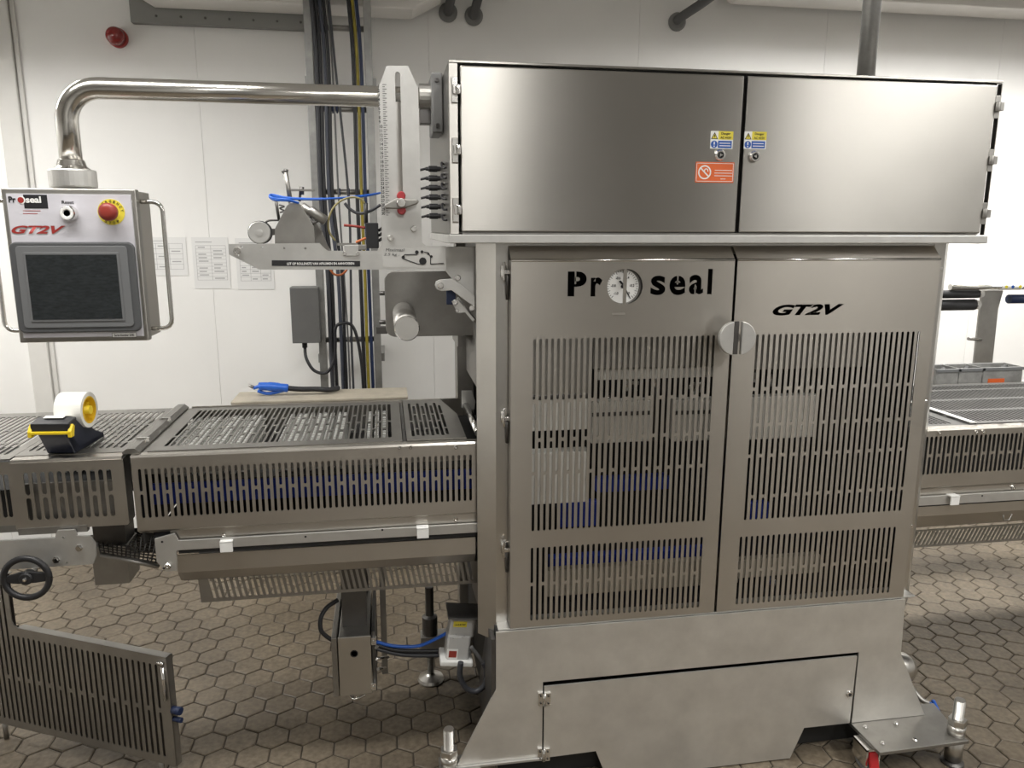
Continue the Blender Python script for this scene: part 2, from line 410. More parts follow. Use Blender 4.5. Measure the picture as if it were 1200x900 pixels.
# air coolers at the head of the wall
def cooler(xa, xb, zb, label, rail):
    t = thing('air_cooler', label, 'air cooler', ((xa+xb)/2, 2.14, zb), 'air coolers under the ceiling')
    c = 0.1
    MB().xz([(xa, zb+c*0.6), (xa+c, zb), (xb-c*1.5, zb), (xb, zb+c*0.8), (xb, CZ-0.02), (xa, CZ-0.02)], 2.04, WY-0.06).build('casing', 'cooler_white', t, bevel=0.008)
    if rail:
        r = MB().box(xa-0.02, xb-c*6, WY-0.058, WY-0.01, zb-0.068, zb+0.2).build('wall_rail', 'cooler_grey', t, bevel=0.003)
        n = 7
        for i in range(n): screw((xa+0.1+i*(xb-c*6-xa-0.2)/(n-1), WY-0.059, zb-0.035), 0.006, r, 'bolt', 'dark_steel')
    return t
pa = at(160, 25, WY-0.03); pb = at(519, 14, 2.1)
cooler(pa.x, pb.x, at(260, 13, 2.24).z, 'white ceiling air cooler above the red beacon, grey rail beneath it', True)
pc = at(836, 2, WY-0.06)
cooler(pc.x, FX1-0.1, pc.z-0.01, 'plain white ceiling air cooler above the right cabinet door', False)
for px, py, dx, lab in ((525, 15, 12, 'left of the pair beside the air cooler'), (555, 19, 14, 'right of the pair beside the air cooler'), (793, 26, 60, 'alone and slanting up towards the right')):
    p = at(px, py, WY-0.01); t = thing('lagged_pipe', 'dark lagged pipe in a round wall collar, '+lab, 'pipe', p, 'pipes through the wall')
    MB().lathe([(0.048, 0), (0.048, 0.012), (0.036, 0.022), (0.034, 0.022)], p, 'Y').build('wall_collar', 'pipe_collar', t)
    e = at(px+dx, py-45, WY-0.35) if dx > 30 else at(px+dx, py-60, WY-0.16)
    MB().tube(smooth_path([p+V(0, 0.01, 0), p+V(0, -0.05, 0.01), p.lerp(e, 0.5)+V(0, -0.03, 0), e]), 0.024, 12).build('pipe', 'pipe_lag', t)
p = at(139, 45, WY-0.01)
t = thing('alarm_beacon', 'red round alarm beacon on the white wall', 'beacon', p)
MB().lathe([(0.046, 0), (0.046, 0.02), (0.042, 0.022)], p, 'Y').build('base', 'ink_red', t)
MB().lathe([(0.042, 0.022), (0.042, 0.06), (0.036, 0.075), (0.02, 0.083), (0.0, 0.085)], p, 'Y').build('dome', 'beacon_red', t, smooth=True)
# notices taped on the wall
def notice(px0, py0, px1, py1, label, rows, cols, dark):
    a = at(px0, py0, WY-0.009); b = at(px1, py1, WY-0.009); Yp = WY-0.011
    t = thing('wall_notice', label, 'paper', ((a.x+b.x)/2, Yp, b.z), 'notices on the wall')
    MB().box(a.x, b.x, Yp, Yp+0.0022, b.z, a.z).build('sheet', 'paper', t)
    wd, ht = b.x-a.x, a.z-b.z; g = MB()
    x0, x1, z1, z0 = a.x+wd*0.1, b.x-wd*0.08, a.z-ht*0.16, b.z+ht*0.17
    for i in range(rows+1): z = z0+(z1-z0)*i/rows; g.box(x0, x1, Yp-0.0006, Yp, z-0.0008, z+0.0008)
    for i in range(cols+1): xx = x0+(x1-x0)*i/cols; g.box(xx-0.0008, xx+0.0008, Yp-0.0006, Yp, z0, z1)
    for i in range(rows):
        z = z0+(z1-z0)*(i+0.5)/rows
        for j in range(cols):
            if (i*3+j) % dark == 0: continue
            xx = x0+(x1-x0)*j/cols; L_ = (x1-x0)/cols
            g.box(xx+L_*0.15, xx+L_*(0.55+0.3*random.random()), Yp-0.0006, Yp, z-0.003, z+0.003)
    g.box(x0, x0+wd*0.45, Yp-0.0006, Yp, a.z-ht*0.1, a.z-ht*0.085)
    g.build('printed_table', 'ink_grey', t)
notice(160, 278, 221, 323, 'printed sheet on the wall partly behind the control panel handle', 5, 3, 2)
notice(224, 278, 271, 338, 'tall printed table sheet pinned between the other two notices', 10, 2, 4)
notice(275, 279, 322, 339, 'printed sheet behind the pointed tip of the bracket', 9, 3, 4)

# ------------------------------------------------------------------ cable ladder and its cables
LY = 2.0
pT = at(361, 0, LY); pB = at(440, 470, LY)
xl, xr = at(370, 200, LY).x, at(437, 200, LY).x
t = thing('cable_ladder', 'upright steel cable ladder carrying cables up the wall', 'cable ladder', ((xl+xr)/2, LY, 0))
for x in (xl, xr): MB().box(x-0.022, x+0.014, LY-0.03, LY+0.03, 0.0, CZ).build('rail', 'galvanised', t, bevel=0.002)
for py in (33, 128, 225, 398): 
    z = at(400, py, LY).z; MB().cyl(V(xl, LY, z), V(xr, LY, z), 0.0135, 12).build('rung', 'dull_steel', t)
for z in (0.5, 0.15): MB().cyl(V(xl, LY, z), V(xr, LY, z), 0.0135, 12).build('rung', 'dull_steel', t)
for z in (2.35, 1.0):
    MB().box(xr+0.01, xr+0.03, LY, WY-0.009, z-0.02, z+0.02).build('wall_bracket', 'galvanised', t)
    MB().box(xl-0.03, xl-0.02, LY, WY-0.009, z-0.02, z+0.02).build('wall_bracket', 'galvanised', t)
ys_ = [-25, 70, 225, 320, 400, 475]
CABLES = [([362, 370.5, 375.5, 384, 387.5, 391], .0105, 'cable_grey', 'thick dark grey cable nearest the left ladder rail'),
          ([367, 375.5, 380, 388.5, 392, 396], .009, 'cable_dark', 'black cable second from the left ladder rail'),
          ([371.5, 380.5, 385.5, 396, 400, 403], .009, 'cable_slate', 'bluish grey cable third from the left ladder rail'),
          ([376, 385, 389.5, 400.5, 404, 407], .008, 'cable_dark', 'black cable fourth from the left ladder rail'),
          ([380, 389, 396.5, 403, 408, 411], .0045, 'cable_light', 'thin light grey cable in the middle of the ladder'),
          ([383, 392, 408, 411, 412, 415], .006, 'cable_grey', 'thin grey cable bowing right in the ladder'),
          ([405.5, 414, 418.5, 422.5, 425.5, 428.5], .0095, 'cable_dark', 'black cable left of the yellow one'),
          ([410, 418.5, 423.5, 427.5, 430, 433], .008, 'cable_yellow', 'yellow cable running down the ladder'),
          ([414.5, 423, 428, 432, 435, 438], .0085, 'cable_navy', 'navy blue cable nearest the right ladder rail')]
for i, (xs, r, mt, lab) in enumerate(CABLES):
    Yc = LY-0.024-r
    pts = [at(a, b, Yc) for a, b in zip(xs, ys_)]
    pts.append(V(pts[-1].x, Yc, 0.35)); pts.append(V(pts[-1].x, Yc, 0.02))
    o = MB().tube(smooth_path(pts, 5), r, 8).build('cable', mt); tag(o, lab, 'cable', 'cables on the ladder')
for py, xs in ((33, (372, 381, 386)), (128, (376, 384, 390, 395)), (225, (380, 388, 398, 409)), (398, (391, 400, 411, 424, 429, 433))):
    for k in xs:
        p = at(k, py, LY-0.02)
        o = MB().lathe([(0.0165, -0.004), (0.0185, -0.003), (0.0185, 0.003), (0.0165, 0.004)], V(p.x, LY-0.012, p.z), 'X', 12).build('cable_tie', 'cable_navy', t)
# junction box beside the ladder with its looped cable
a = at(339, 337, LY-0.08); b = at(376, 402, LY-0.08)
t = thing('junction_box', 'grey steel junction box on the left side of the cable ladder', 'box', ((a.x+b.x)/2, LY-0.02, b.z))
MB().box(a.x, b.x, LY-0.07, LY+0.03, b.z, a.z).build('body', 'grey_paint', t, bevel=0.003)
MB().box(a.x+0.001, b.x-0.001, LY-0.082, LY-0.071, b.z+0.001, a.z-0.001).build('lid', 'grey_paint', t, bevel=0.003)
MB().box(b.x, xl-0.022, LY-0.02, LY+0.02, b.z+0.05, a.z-0.05).build('bracket', 'galvanised', t)
MB().cyl(V(b.x-0.085, LY-0.02, b.z), V(b.x-0.085, LY-0.02, b.z-0.03), 0.013, 12).build('gland', 'black_plastic', t)
o = MB().tube(smooth_path([V(b.x-0.085, LY-0.02, b.z-0.028), at(359, 420, LY-0.05), at(368, 434, LY-0.06), at(382, 437, LY-0.07), at(391, 424, LY-0.07), at(393, 405, LY-0.07), at(393, 385, LY-0.07), at(400, 379, LY-0.07), at(412, 381, LY-0.07), at(419, 398, LY-0.07), at(424, 430, LY-0.065), at(427, 475, LY-0.06)]), 0.008, 8).build('cable', 'cable_dark')
tag(o, 'black cable looping out of the grey junction box', 'cable')

# ------------------------------------------------------------------ sill box and air gun behind the conveyor
a = at(283, 462, 1.78); b = at(470, 470, 1.78)
o = MB().box(a.x, b.x+0.02, 1.6, 1.8, 0.0, a.z-0.01).box(a.x-0.015, b.x+0.03, 1.59, 1.81, a.z-0.01, a.z+0.005).build('low_plinth', 'sill_beige', bevel=0.004)
tag(o, 'beige plinth behind the conveyor below the blue air gun', 'plinth')
gz = a.z+0.03
g0 = at(300, 455, 1.7); t = thing('air_gun', 'blue air blow gun with black hose behind the conveyor', 'air gun', (g0.x, 1.7, a.z+0.005))
def gp(px, py): return at(px, py, 1.7)
MB().tube(smooth_path([gp(297, 455), gp(304, 453), gp(316, 453), gp(328, 454), gp(338, 455)]), [0.008]*6+[0.02]*6+[0.022]*6+[0.02]*6+[0.014], 12).build('handle', 'hose_blue', t)
MB().tube(smooth_path([gp(302, 458), gp(312, 461), gp(322, 460), gp(334, 457)]), 0.008, 8).build('trigger', 'hose_blue', t)
MB().cyl(gp(297, 454), gp(291, 451), 0.009, 12, 0.006).build('nozzle', 'dull_steel', t)
MB().tube(smooth_path([gp(338, 455), gp(352, 456), gp(372, 456), gp(385, 457), V(gp(395, 458).x, 1.78, gp(385, 459).z)]), 0.0125, 10).build('hose', 'black_rubber', t)

# ------------------------------------------------------------------ electrical cabinet on top
cx0, cx1, cz0, cz1 = 0.168, 1.695, 1.622, 2.062
cab = thing('electrical_cabinet', 'long stainless electrical cabinet on top of the sealing machine', 'cabinet', (0.93, 0.4, cz0))
MB().box(cx0, cx1, 0.012, 0.8, cz0+0.022, cz1).build('body', 'brushed_steel', cab, bevel=0.004)
MB().box(cx0+0.005, cx1-0.005, 0.004, 0.0115, cz0+0.028, cz1-0.006).build('gasket', 'gasket', cab)
MB().box(cx0-0.004, cx1+0.004, -0.022, 0.012, cz0, cz0+0.022).box(cx0-0.004, cx1+0.004, 0.012, 0.8, cz0, cz0+0.0215).build('bottom_rail', 'blasted_plate', cab, bevel=0.002)
MB().box(cx0, cx1, -0.012, 0.011, cz1-0.006, cz1).box(cx0, cx0+0.022, -0.012, 0.004, cz0+0.023, cz1-0.007).box(cx1-0.003, cx1, -0.012, 0.004, cz0+0.023, cz1-0.007).build('front_rim', 'brushed_steel', cab, bevel=0.001)
MB().box(cx0+0.03, cx1-0.03, -0.014, 0.003, cz0+0.0225, cz0+0.027).build('drip_lip', 'dull_steel', cab)
doors = []
for k, (a, b) in enumerate(((0.195, 0.932), (0.942, 1.671))):
    d = MB().box(a, b, -0.022, 0.0035, 1.651, 2.048).build('cabinet_door', 'brushed_steel', cab, bevel=0.003)
    tag(d, ['left brushed steel cabinet door with an orange sticker', 'right brushed steel cabinet door'][k]); doors.append(d)
    hx = a-0.012 if k == 0 else b+0.010
    for z in (1.992, 1.85, 1.705):
        MB().box(hx-0.009, hx+0.006, -0.019, -0.0125, z-0.03, z+0.03).cyl(V(hx+0.004 if k == 0 else hx-0.004, -0.024, z-0.012), V(hx+0.004 if k == 0 else hx-0.004, -0.024, z+0.012), 0.0075, 10).box(hx-0.006, hx+0.012, -0.029, -0.019, z-0.011, z+0.011).build('hinge', 'chrome' if k == 0 else 'dull_steel', d, bevel=0.001)
def warning(px, py, d):
    p = at(px, py, -0.022); Y = -0.0225
    w_, h_ = 0.062, 0.021
    g = MB().box(p.x, p.x+w_, Y-0.0008, Y, p.z-0.044, p.z).build('warning_label', 'ink_white', d)
    x, z = p.x, p.z
    MB().box(x+0.021, x+w_, Y-0.0012, Y-0.0008, z-h_, z).build('yellow_field', 'sign_yellow', d)
    MB().xz([(x+0.001, z-0.020), (x+0.020, z-0.020), (x+0.0105, z-0.003)], Y-0.0012, Y-0.0008).build('triangle', 'ink_black', d)
    MB().xz([(x+0.004, z-0.0185), (x+0.017, z-0.0185), (x+0.0105, z-0.0065)], Y-0.0014, Y-0.0012).build('triangle_field', 'sign_yellow', d)
    MB().xz([(x+0.0100, z-0.0085), (x+0.0125, z-0.0085), (x+0.0108, z-0.0125), (x+0.0128, z-0.0125), (x+0.0092, z-0.018), (x+0.0102, z-0.0137), (x+0.0085, z-0.0137)], Y-0.0016, Y-0.0014).build('flash', 'ink_black', d)
    text('Danger', (x+0.0415, Y-0.0012, z-0.0065), 0.026, 0.0075, 'ink_black', d, bold=0.02)
    text('AC 415V', (x+0.0415, Y-0.0012, z-0.0160), 0.030, 0.0062, 'ink_black', d, bold=0.02)
    MB().box(x+0.021, x+w_-0.003, Y-0.0012, Y-0.0008, z-0.042, z-h_-0.003).build('blue_field', 'sign_blue', d)
    MB().xz(arc(x+0.0105, z-0.033, 0.0092, 0, 360, 20)[:-1], Y-0.0012, Y-0.0008).build('blue_disc', 'sign_blue', d)
    MB().box(x+0.009, x+0.012, Y-0.0014, Y-0.0012, z-0.034, z-0.0265).box(x+0.009, x+0.012, Y-0.0014, Y-0.0012, z-0.0395, z-0.0365).build('exclamation_mark', 'ink_white', d)
    MB().box(x+0.025, x+0.055, Y-0.0014, Y-0.0012, z-0.031, z-0.029).box(x+0.025, x+0.056, Y-0.0014, Y-0.0012, z-0.0375, z-0.0355).build('fine_print', 'ink_white', d)
warning(833, 153.5, doors[0]); warning(872.5, 154, doors[1])
def cam_lock(px, py, d, flip):
    p = at(px, py, -0.022)
    MB().lathe([(0.0145, 0), (0.0145, 0.005), (0.012, 0.009), (0.0085, 0.009), (0.0085, 0.004)], p, 'Y', 24).build('lock', 'chrome', d)
    MB().lathe([(0.0084, 0.004), (0.0084, 0.006)], p, 'Y', 20).build('lock_barrel', 'gasket', d)
    s = 1 if flip else -1
    MB().xz([(p.x+s*-0.003, p.z-0.0045), (p.x+s*-0.003, p.z+0.0045), (p.x+s*0.0055, p.z)], p.y-0.0105, p.y-0.006).build('lock_key', 'chrome', d)
cam_lock(843, 182, doors[0], True); cam_lock(883.5, 183.5, doors[1], False)
a = at(815.5, 189.5, -0.022); b = at(859, 214.5, -0.022); Y = -0.0225
d = doors[0]
MB().box(a.x, b.x, Y-0.0008, Y, b.z, a.z).build('prohibition_label', 'sign_orange', d)
g = MB(); x0, x1, z0, z1 = a.x+0.002, b.x-0.002, b.z+0.003, a.z-0.003
for q in ((x0, x1, z1-0.0012, z1), (x0, x1, z0, z0+0.0012), (x0, x0+0.0012, z0, z1), (x1-0.0012, x1, z0, z1)): g.box(q[0], q[1], Y-0.0012, Y-0.0008, q[2], q[3])
for i, (l, q) in enumerate(((0.048, 0.018), (0.05, 0.025), (0.05, 0.032), (0.014, 0.040))): g.box(x0+0.075-l/2, x0+0.075+l/2, Y-0.0012, Y-0.0008, z1-q-0.0007, z1-q+0.0008)
g.build('fine_print', 'ink_white', d)
ccx, ccz = x0+0.023, (z0+z1)/2
sheet('prohibition_ring', arc(ccx, ccz, 0.018, 0, 360, 26)[:-1], [arc(ccx, ccz, 0.0145, 0, 360, 26)[:-1]], 0.0004, (0, Y-0.001, 0), (1, 0, 0), (0, 0, 1), 'ink_white', d)
MB().xz([(ccx-0.013, ccz+0.0095), (ccx-0.0105, ccz+0.012), (ccx+0.0125, ccz-0.0095), (ccx+0.0100, ccz-0.012)], Y-0.0014, Y-0.001).build('prohibition_bar', 'ink_white', d)
MB().xz(arc(ccx+0.004, ccz+0.004, 0.006, -30, 200, 8)+arc(ccx+0.004, ccz+0.004, 0.0035, 200, -30, 8), Y-0.0013, Y-0.001).build('hose_symbol', 'ink_white', d)
# cable glands and little wires on the cabinet's left side
for i in range(6):
    p = at(502, 197+i*11.2, 0.3); pz = p.z
    q = V(cx0, 0.33, pz)
    MB().lathe([(0.005, -0.042), (0.006, -0.034), (0.009, -0.032), (0.009, -0.008), (0.007, -0.008), (0.007, 0)], q, 'X', 10).build('gland', 'black_plastic', cab)
    o = MB().tube(smooth_path([q+V(-0.042, 0, 0), q+V(-0.06, 0.01, -0.004), q+V(-0.085, 0.03, -0.012), q+V(-0.12, 0.06, -0.03), V(q.x-0.14, 0.42, pz-0.06-0.01*i)]), 0.0035, 7).build('wire', 'cable_dark', cab)
    MB().tube(smooth_path([V(cx0-0.002, 0.16, pz), V(cx0-0.01, 0.13, pz+0.002*(-1)**i), V(cx0-0.01, 0.1, pz-0.012), V(cx0-0.002, 0.085, pz-0.014)]), 0.003, 6).build('wire_tail', 'cable_dark', cab)

# steel conduit rising from the cabinet top
p = at(1017, 60, 0.45)
t = thing('conduit_pipe', 'upright steel conduit pipe rising from the cabinet top', 'pipe', (p.x, 0.45, cz1))
MB().cyl(V(p.x, 0.45, cz1), V(p.x, 0.45, CZ), 0.0285, 24).build('pipe', 'galvanised', t)
MB().lathe([(0.045, 0.0), (0.045, 0.012), (0.034, 0.014), (0.034, 0.04)], (p.x, 0.45, cz1), 'Z').build('flange', 'dull_steel', t)

# ------------------------------------------------------------------ sealing machine: frame, doors, base
mc = thing('sealing_machine', 'large stainless tray sealing machine with slotted double doors', 'machine', (0.93, 0.4, 0.0))
fy = 0.045
L0, L1, R0, R1 = 0.292, 0.334, 1.585, 1.622
zb, zt = 0.50, 1.621
for nm, q in (('left', ((L1, fy), (L0, fy), (L0-0.047, fy+0.05), (L0-0.047, fy+0.056), (L0+0.004, fy+0.008), (L1, fy+0.008))), ('right', ((R0, fy), (R1, fy), (R1+0.047, fy+0.05), (R1+0.047, fy+0.056), (R1-0.004, fy+0.008), (R0, fy+0.008)))):
    MB().xy(list(q), zb-0.03, zt).build('post', 'frame_steel', mc)
    xa = L0-0.047 if nm == 'left' else R1+0.041
    if nm == 'right': MB().box(xa, xa+0.006, fy+0.05, fy+0.115, zb, zt).build('side_plate', 'frame_steel', mc)
xa = L0-0.02
for x in (L0-0.045, R1-0.015): MB().box(x, x+0.06, 0.72, 0.80, 0.1, zt).build('rear_post', 'dull_steel', mc, bevel=0.003)
MB().box(L0, R1, 0.78, 0.79, 0.16, zt).build('back_panel', 'interior_dark', mc)
MB().box(L0, R1, 0.1, 0.78, 0.49, 0.50).build('deck', 'interior_dark', mc)
MB().box(R1+0.02, R1+0.03, 0.16, 0.78, 0.16, zt).build('side_panel', 'interior_dark', mc)  # closed full height, without an outfeed opening, to keep the interior dark
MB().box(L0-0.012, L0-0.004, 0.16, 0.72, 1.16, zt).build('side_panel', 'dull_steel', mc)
MB().box(L0-0.012, L0-0.004, 0.12, 0.72, 0.16, 0.62).build('side_panel', 'interior_dark', mc)
MB().box(L0, R1, fy-0.001, fy+0.03, 0.499, 0.528).box(L0, R1, 0.005, fy-0.001, 0.523, 0.528).build('sill_rail', 'blasted_plate', mc, bevel=0.001)
MB().box(L1-0.002, R0+0.002, fy+0.002, fy+0.03, zt-0.03, zt-0.001).build('head_rail', 'frame_steel', mc)
# base plate with flared feet
B0, B1, HB = 0.285, 1.575, 0.105
hz1 = 0.352; hx0, hx1 = 0.428, 1.436
outer = [(B0, 0.523), (B0, 0.342), (0.168, 0.105), (hx0-0.004, 0.105), (hx0-0.004, hz1), (hx1+0.004, hz1+0.002), (hx1+0.004, 0.105), (1.70, 0.105), (1.588, 0.335), (1.582, 0.523)]
MB().xz(outer, -0.003, 0.003).build('base_plate', 'base_steel', mc)
MB().xy([(0.16, 0.02), (0.425, 0.02), (0.425, -0.012), (0.165, -0.012)], 0.098, 0.104).build('foot_flange', 'blasted_plate', mc)
for x0, x1 in ((B0+0.002, B0+0.010), (B1-0.006, B1+0.002)):
    MB().yz([(0.004, 0.52), (0.7, 0.52), (0.7, 0.1), (0.004, 0.1)], x0, x1).build('base_side', 'interior_dark', mc)
MB().yz([(0.0, 0.107), (0.0, 0.5), (0.1, 0.5), (0.35, 0.107)], 0.272, 0.284).build('foot_gusset', 'dark_steel', mc)
MB().box(B0+0.012, B1-0.008, 0.05, 0.056, 0.008, 0.515).build('belly_shade_sheet', 'interior_dark', mc)  # near-black sheet added in place of the shade under the machine
hatch = MB().xz([(hx0, hz1-0.013), (hx1-0.004, hz1-0.008), (hx1-0.006, 0.108), (1.272, 0.108), (1.232, 0.004), (0.628, 0.004), (0.59, 0.106), (hx0, 0.102)], -0.007, -0.001).build('hatch', 'base_steel', mc)
tag(hatch, 'low steel hatch with trapezoid lower edge')
for z in (0.30, 0.115):
    g = MB().box(hx0-0.018, hx0-0.004, -0.009, -0.003, z-0.02, z+0.02).box(hx0+0.004, hx0+0.018, -0.013, -0.007, z-0.02, z+0.02).cyl(V(hx0, -0.011, z-0.02), V(hx0, -0.011, z+0.02), 0.0055, 10)
    hg = g.build('hinge', 'chrome', hatch)
    for dx in (-0.011, 0.011):
        for dz in (-0.012, 0.012): g2 = MB().lathe([(0.0028, 0), (0.0028, 0.002)], V(hx0+dx, -0.010 if dx < 0 else -0.0132, z+dz), 'Y', 8).build('hinge_screw', 'dark_steel', hatch)
p = at(995, 813, -0.007)
MB().lathe([(0.012, 0), (0.012, 0.003), (0.010, 0.006), (0.0055, 0.006), (0.005, 0.003)], p, 'Y', 20).build('hatch_lock', 'chrome', hatch)
MB().lathe([(0.0045, 0.003), (0.0045, 0.0055)], p, 'Y', 12).build('lock_pin', 'gasket', hatch)
p = at(571+430, 0, 0)
# the two guard doors
def door_slots(pA, pB, pC, pD, n, rows, w_=0.0076):
    """columns of slots between the surveyed corners; every other column carries its bridges at other heights"""
    x0 = (at(*pA, 0).x+at(*pC, 0).x)/2; x1 = (at(*pB, 0).x+at(*pD, 0).x)/2
    zt_ = (at(*pA, 0).z+at(*pB, 0).z)/2; zb_ = (at(*pC, 0).z+at(*pD, 0).z)/2
    out = []
    for i in range(n):
        x = x0+(x1-x0)*i/(n-1)
        cuts = [zt_-(zt_-zb_)*r for r in rows[i % 2]]
        edges = [zt_]+[e for c in cuts for e in (c+0.004, c-0.004)]+[zb_]
        for k in range(0, len(edges), 2): out.append(slot(x, edges[k+1], edges[k], w_))
    return out
ZF, ZD = 1.577, 0.531
hl = door_slots((627, 397), (834, 393), (624, 622), (827, 611), 32, ([0.315, 0.69], [0.515]))
hl += door_slots((624.5, 641), (823, 630), (622, 726), (817, 713), 32, ([0.5], []))
hr = door_slots((888, 392), (1075, 388), (873, 609), (1056, 599), 30, ([0.285, 0.645], [0.475, 0.87]))
hr += door_slots((870, 629), (1051, 617), (862, 708), (1038, 695), 30, ([0.5], []))
# lettering cut through the left door
bridges = []
def fit(px0, py0, px1, py1): a = at(px0, py1, 0); b = at(px1, py0, 0); return a.x, a.z, b.x-a.x, b.z-a.z
lets = []
for ch, q in (('P', (665, 318, 688, 347.5)), ('r', (692, 325, 706, 347.5)), ('s', (762, 323, 780.5, 346)), ('e', (784, 323, 804, 346)), ('a', (807, 322, 825, 345)), ('l', (828.5, 315, 835.5, 345))):
    x0, z0, ww, hh = fit(*q); lets += text_polys(ch, x0, z0, ww, hh, bold=0.028 if ch in 'sea' else 0.042); 
    if ch == 'P': bridges.append((x0+ww*0.36, x0+ww*0.44, z0+hh*0.5, z0+hh))
    if ch == 'e': bridges.append((x0+ww*0.46, x0+ww*0.54, z0+hh*0.55, z0+hh))
    if ch == 'a': bridges.append((x0+ww*0.40, x0+ww*0.48, z0, z0+hh*0.5))
gc = at(732.5, 336, 0); GR = 0.0475
lets.append([(gc.x-0.0025-0.0001, gc.z+GR)] and arc(gc.x-0.0022, gc.z, GR, 93, 267, 18))
lets.append(arc(gc.x+0.0022, gc.z, GR, -87, 87, 18))
a = at(717, 368, 0)
gt = fit(905, 356, 989, 370)
gtv = text_polys('GT2V', *gt, shear=0.35, bold=0.05)
DX = 0.951
for k, (xa, xb, holes, lab) in enumerate(((0.326, DX-0.004, hl+lets, 'left slotted door with cut-out lettering and gauge'), (DX+0.004, 1.576, hr+gtv, 'right slotted door with slanted cut-out lettering'))):
    dr = MB()
    # folded rim: bevelled head, side returns, bottom return
    dr.yz([(0.0, ZF), (0.003, ZF), (0.040, ZF+0.035), (0.037, ZF+0.037)], xa, xb)
    dr.box(xa, xa+0.003, 0.0015, 0.038, ZD, ZF).box(xb-0.003, xb, 0.0015, 0.038, ZD, ZF).box(xa, xb, 0.0015, 0.038, ZD, ZD+0.003)
    d = dr.build('guard_door', 'door_steel', mc); tag(d, lab)
    sheet('slotted_sheet', [(xa, ZD), (xb, ZD), (xb, ZF), (xa, ZF)], holes, 0.003, (0, 0.0015, 0), (1, 0, 0), (0, 0, 1), 'door_steel', d)
    MB().cyl(V(xa+0.001, 0.0028, ZF), V(xb-0.001, 0.0028, ZF), 0.0045, 12).build('fold_edge', 'polished_tube', d)
    if k == 0:
        for q in bridges: MB().box(q[0], q[1], 0.0, 0.003, q[2], q[3]).build('letter_bridge', 'door_steel', d)
        MB().prism([(a.x, 0), (a.x+0.037, 0), (a.x+0.037, 1), (a.x, 1)], lambda u_, v_, w_: V(u_, -0.002*v_, a.z+0.002-0.005*v_+w_*0.001), 0, 1).build('name_tab', 'door_steel', d)
    # hinges on the post side
    for py in (318, 488, 641) if k == 0 else (314, 468, 613):
        q = at(590 if k == 0 else 1100-(py-314)*0.12, py, fy)
        x = q.x if k == 0 else 1.592
        g = MB().cyl(V(x, fy-0.004, q.z-0.016), V(x, fy-0.004, q.z+0.016), 0.0085, 12).cyl(V(x, fy-0.014, q.z-0.026), V(x, fy-0.014, q.z+0.026), 0.004, 8)
        g.box(min(x, xa+0.012) if k == 0 else xb-0.012, max(x, xa+0.012) if k == 0 else x+0.006, fy-0.026, fy-0.016, q.z-0.006, q.z+0.004)
        g.build('hinge', 'chrome', d, bevel=0.001)
        if k == 0: MB().tube([V(xa-0.006, fy-0.02, q.z-0.008), V(xa-0.004, fy-0.01, q.z-0.04), V(xa-0.003, fy-0.004, q.z-0.075)], 0.0045, 8).build('hinge_spring', 'dark_steel', d)
# turn latch between the doors
p = at(862.5, 396, -0.055); r = 0.046
lt = MB().lathe([(0.014, -0.058), (0.014, 0.0)], p, 'Y', 20).build('latch_knob', 'dull_steel', mc); tag(lt, 'round steel turn latch with a vertical groove')
MB().xz(arc(p.x-0.0065, p.z, r, 97, 263, 20), -0.067, -0.052).build('knob_half', 'blasted_plate', lt, bevel=0.002)
MB().xz(arc(p.x+0.0065, p.z, r, -83, 83, 20), -0.067, -0.052).build('knob_half', 'blasted_plate', lt, bevel=0.002)
MB().xz([(p.x-0.0065, p.z-r+0.001), (p.x+0.0065, p.z-r+0.001), (p.x+0.0065, p.z+r-0.001), (p.x-0.0065, p.z+r-0.001)], -0.056, -0.05).build('groove', 'dark_steel', lt)
# pressure gauge behind the round cut-out
go = V(gc.x-0.003, 0.016, gc.z+0.0)
ga = MB().lathe([(0.054, -0.03), (0.054, 0.0), (0.054, 0.008), (0.048, 0.010), (0.0475, 0.002), (0.0, 0.002)], go, 'Y', 36).build('pressure_gauge', 'dull_steel', mc); tag(ga, 'round white vacuum gauge behind the door cut-out')
MB().lathe([(0.0455, 0.0022), (0.0455, 0.003)], go, 'Y', 36).build('dial', 'ink_white', ga)
yd = go.y-0.0032; tk = MB()
for i in range(31):
    an = math.radians(-135+270*i/30+90); r0 = 0.036 if i % 3 == 0 else 0.039
    cx_, cz_ = math.cos(an), math.sin(an); px_, pz_ = -cz_*0.0006, cx_*0.0006
    tk.xz([(go.x+cx_*r0+px_, go.z+cz_*r0+pz_), (go.x+cx_*0.043+px_, go.z+cz_*0.043+pz_), (go.x+cx_*0.043-px_, go.z+cz_*0.043-pz_), (go.x+cx_*r0-px_, go.z+cz_*r0-pz_)], yd-0.0004, yd)
tk.build('tick_marks', 'ink_black', ga)
for s, an in (('-1.0', 225), ('-0.8', 175), ('-0.6', 120), ('-0.4', 65), ('-0.2', 5), ('0', -45)):
    q = math.radians(an); text(s, (go.x+math.cos(q)*0.026, yd, go.z+math.sin(q)*0.026), 0.0135 if s != '0' else 0.005, 0.0075, 'ink_black', ga, 'numeral', bold=0.02)
MB().xz([(go.x-0.012, go.z+0.014), (go.x-0.002, go.z+0.004), (go.x+0.022, go.z-0.034), (go.x+0.0235, go.z-0.033), (go.x+0.003, go.z+0.006), (go.x-0.006, go.z+0.016)], yd-0.002, yd-0.001).build('needle', 'ink_black', ga)
MB().lathe([(0.005, 0.003), (0.005, 0.007)], go, 'Y', 16).build('needle_hub', 'ink_black', ga)
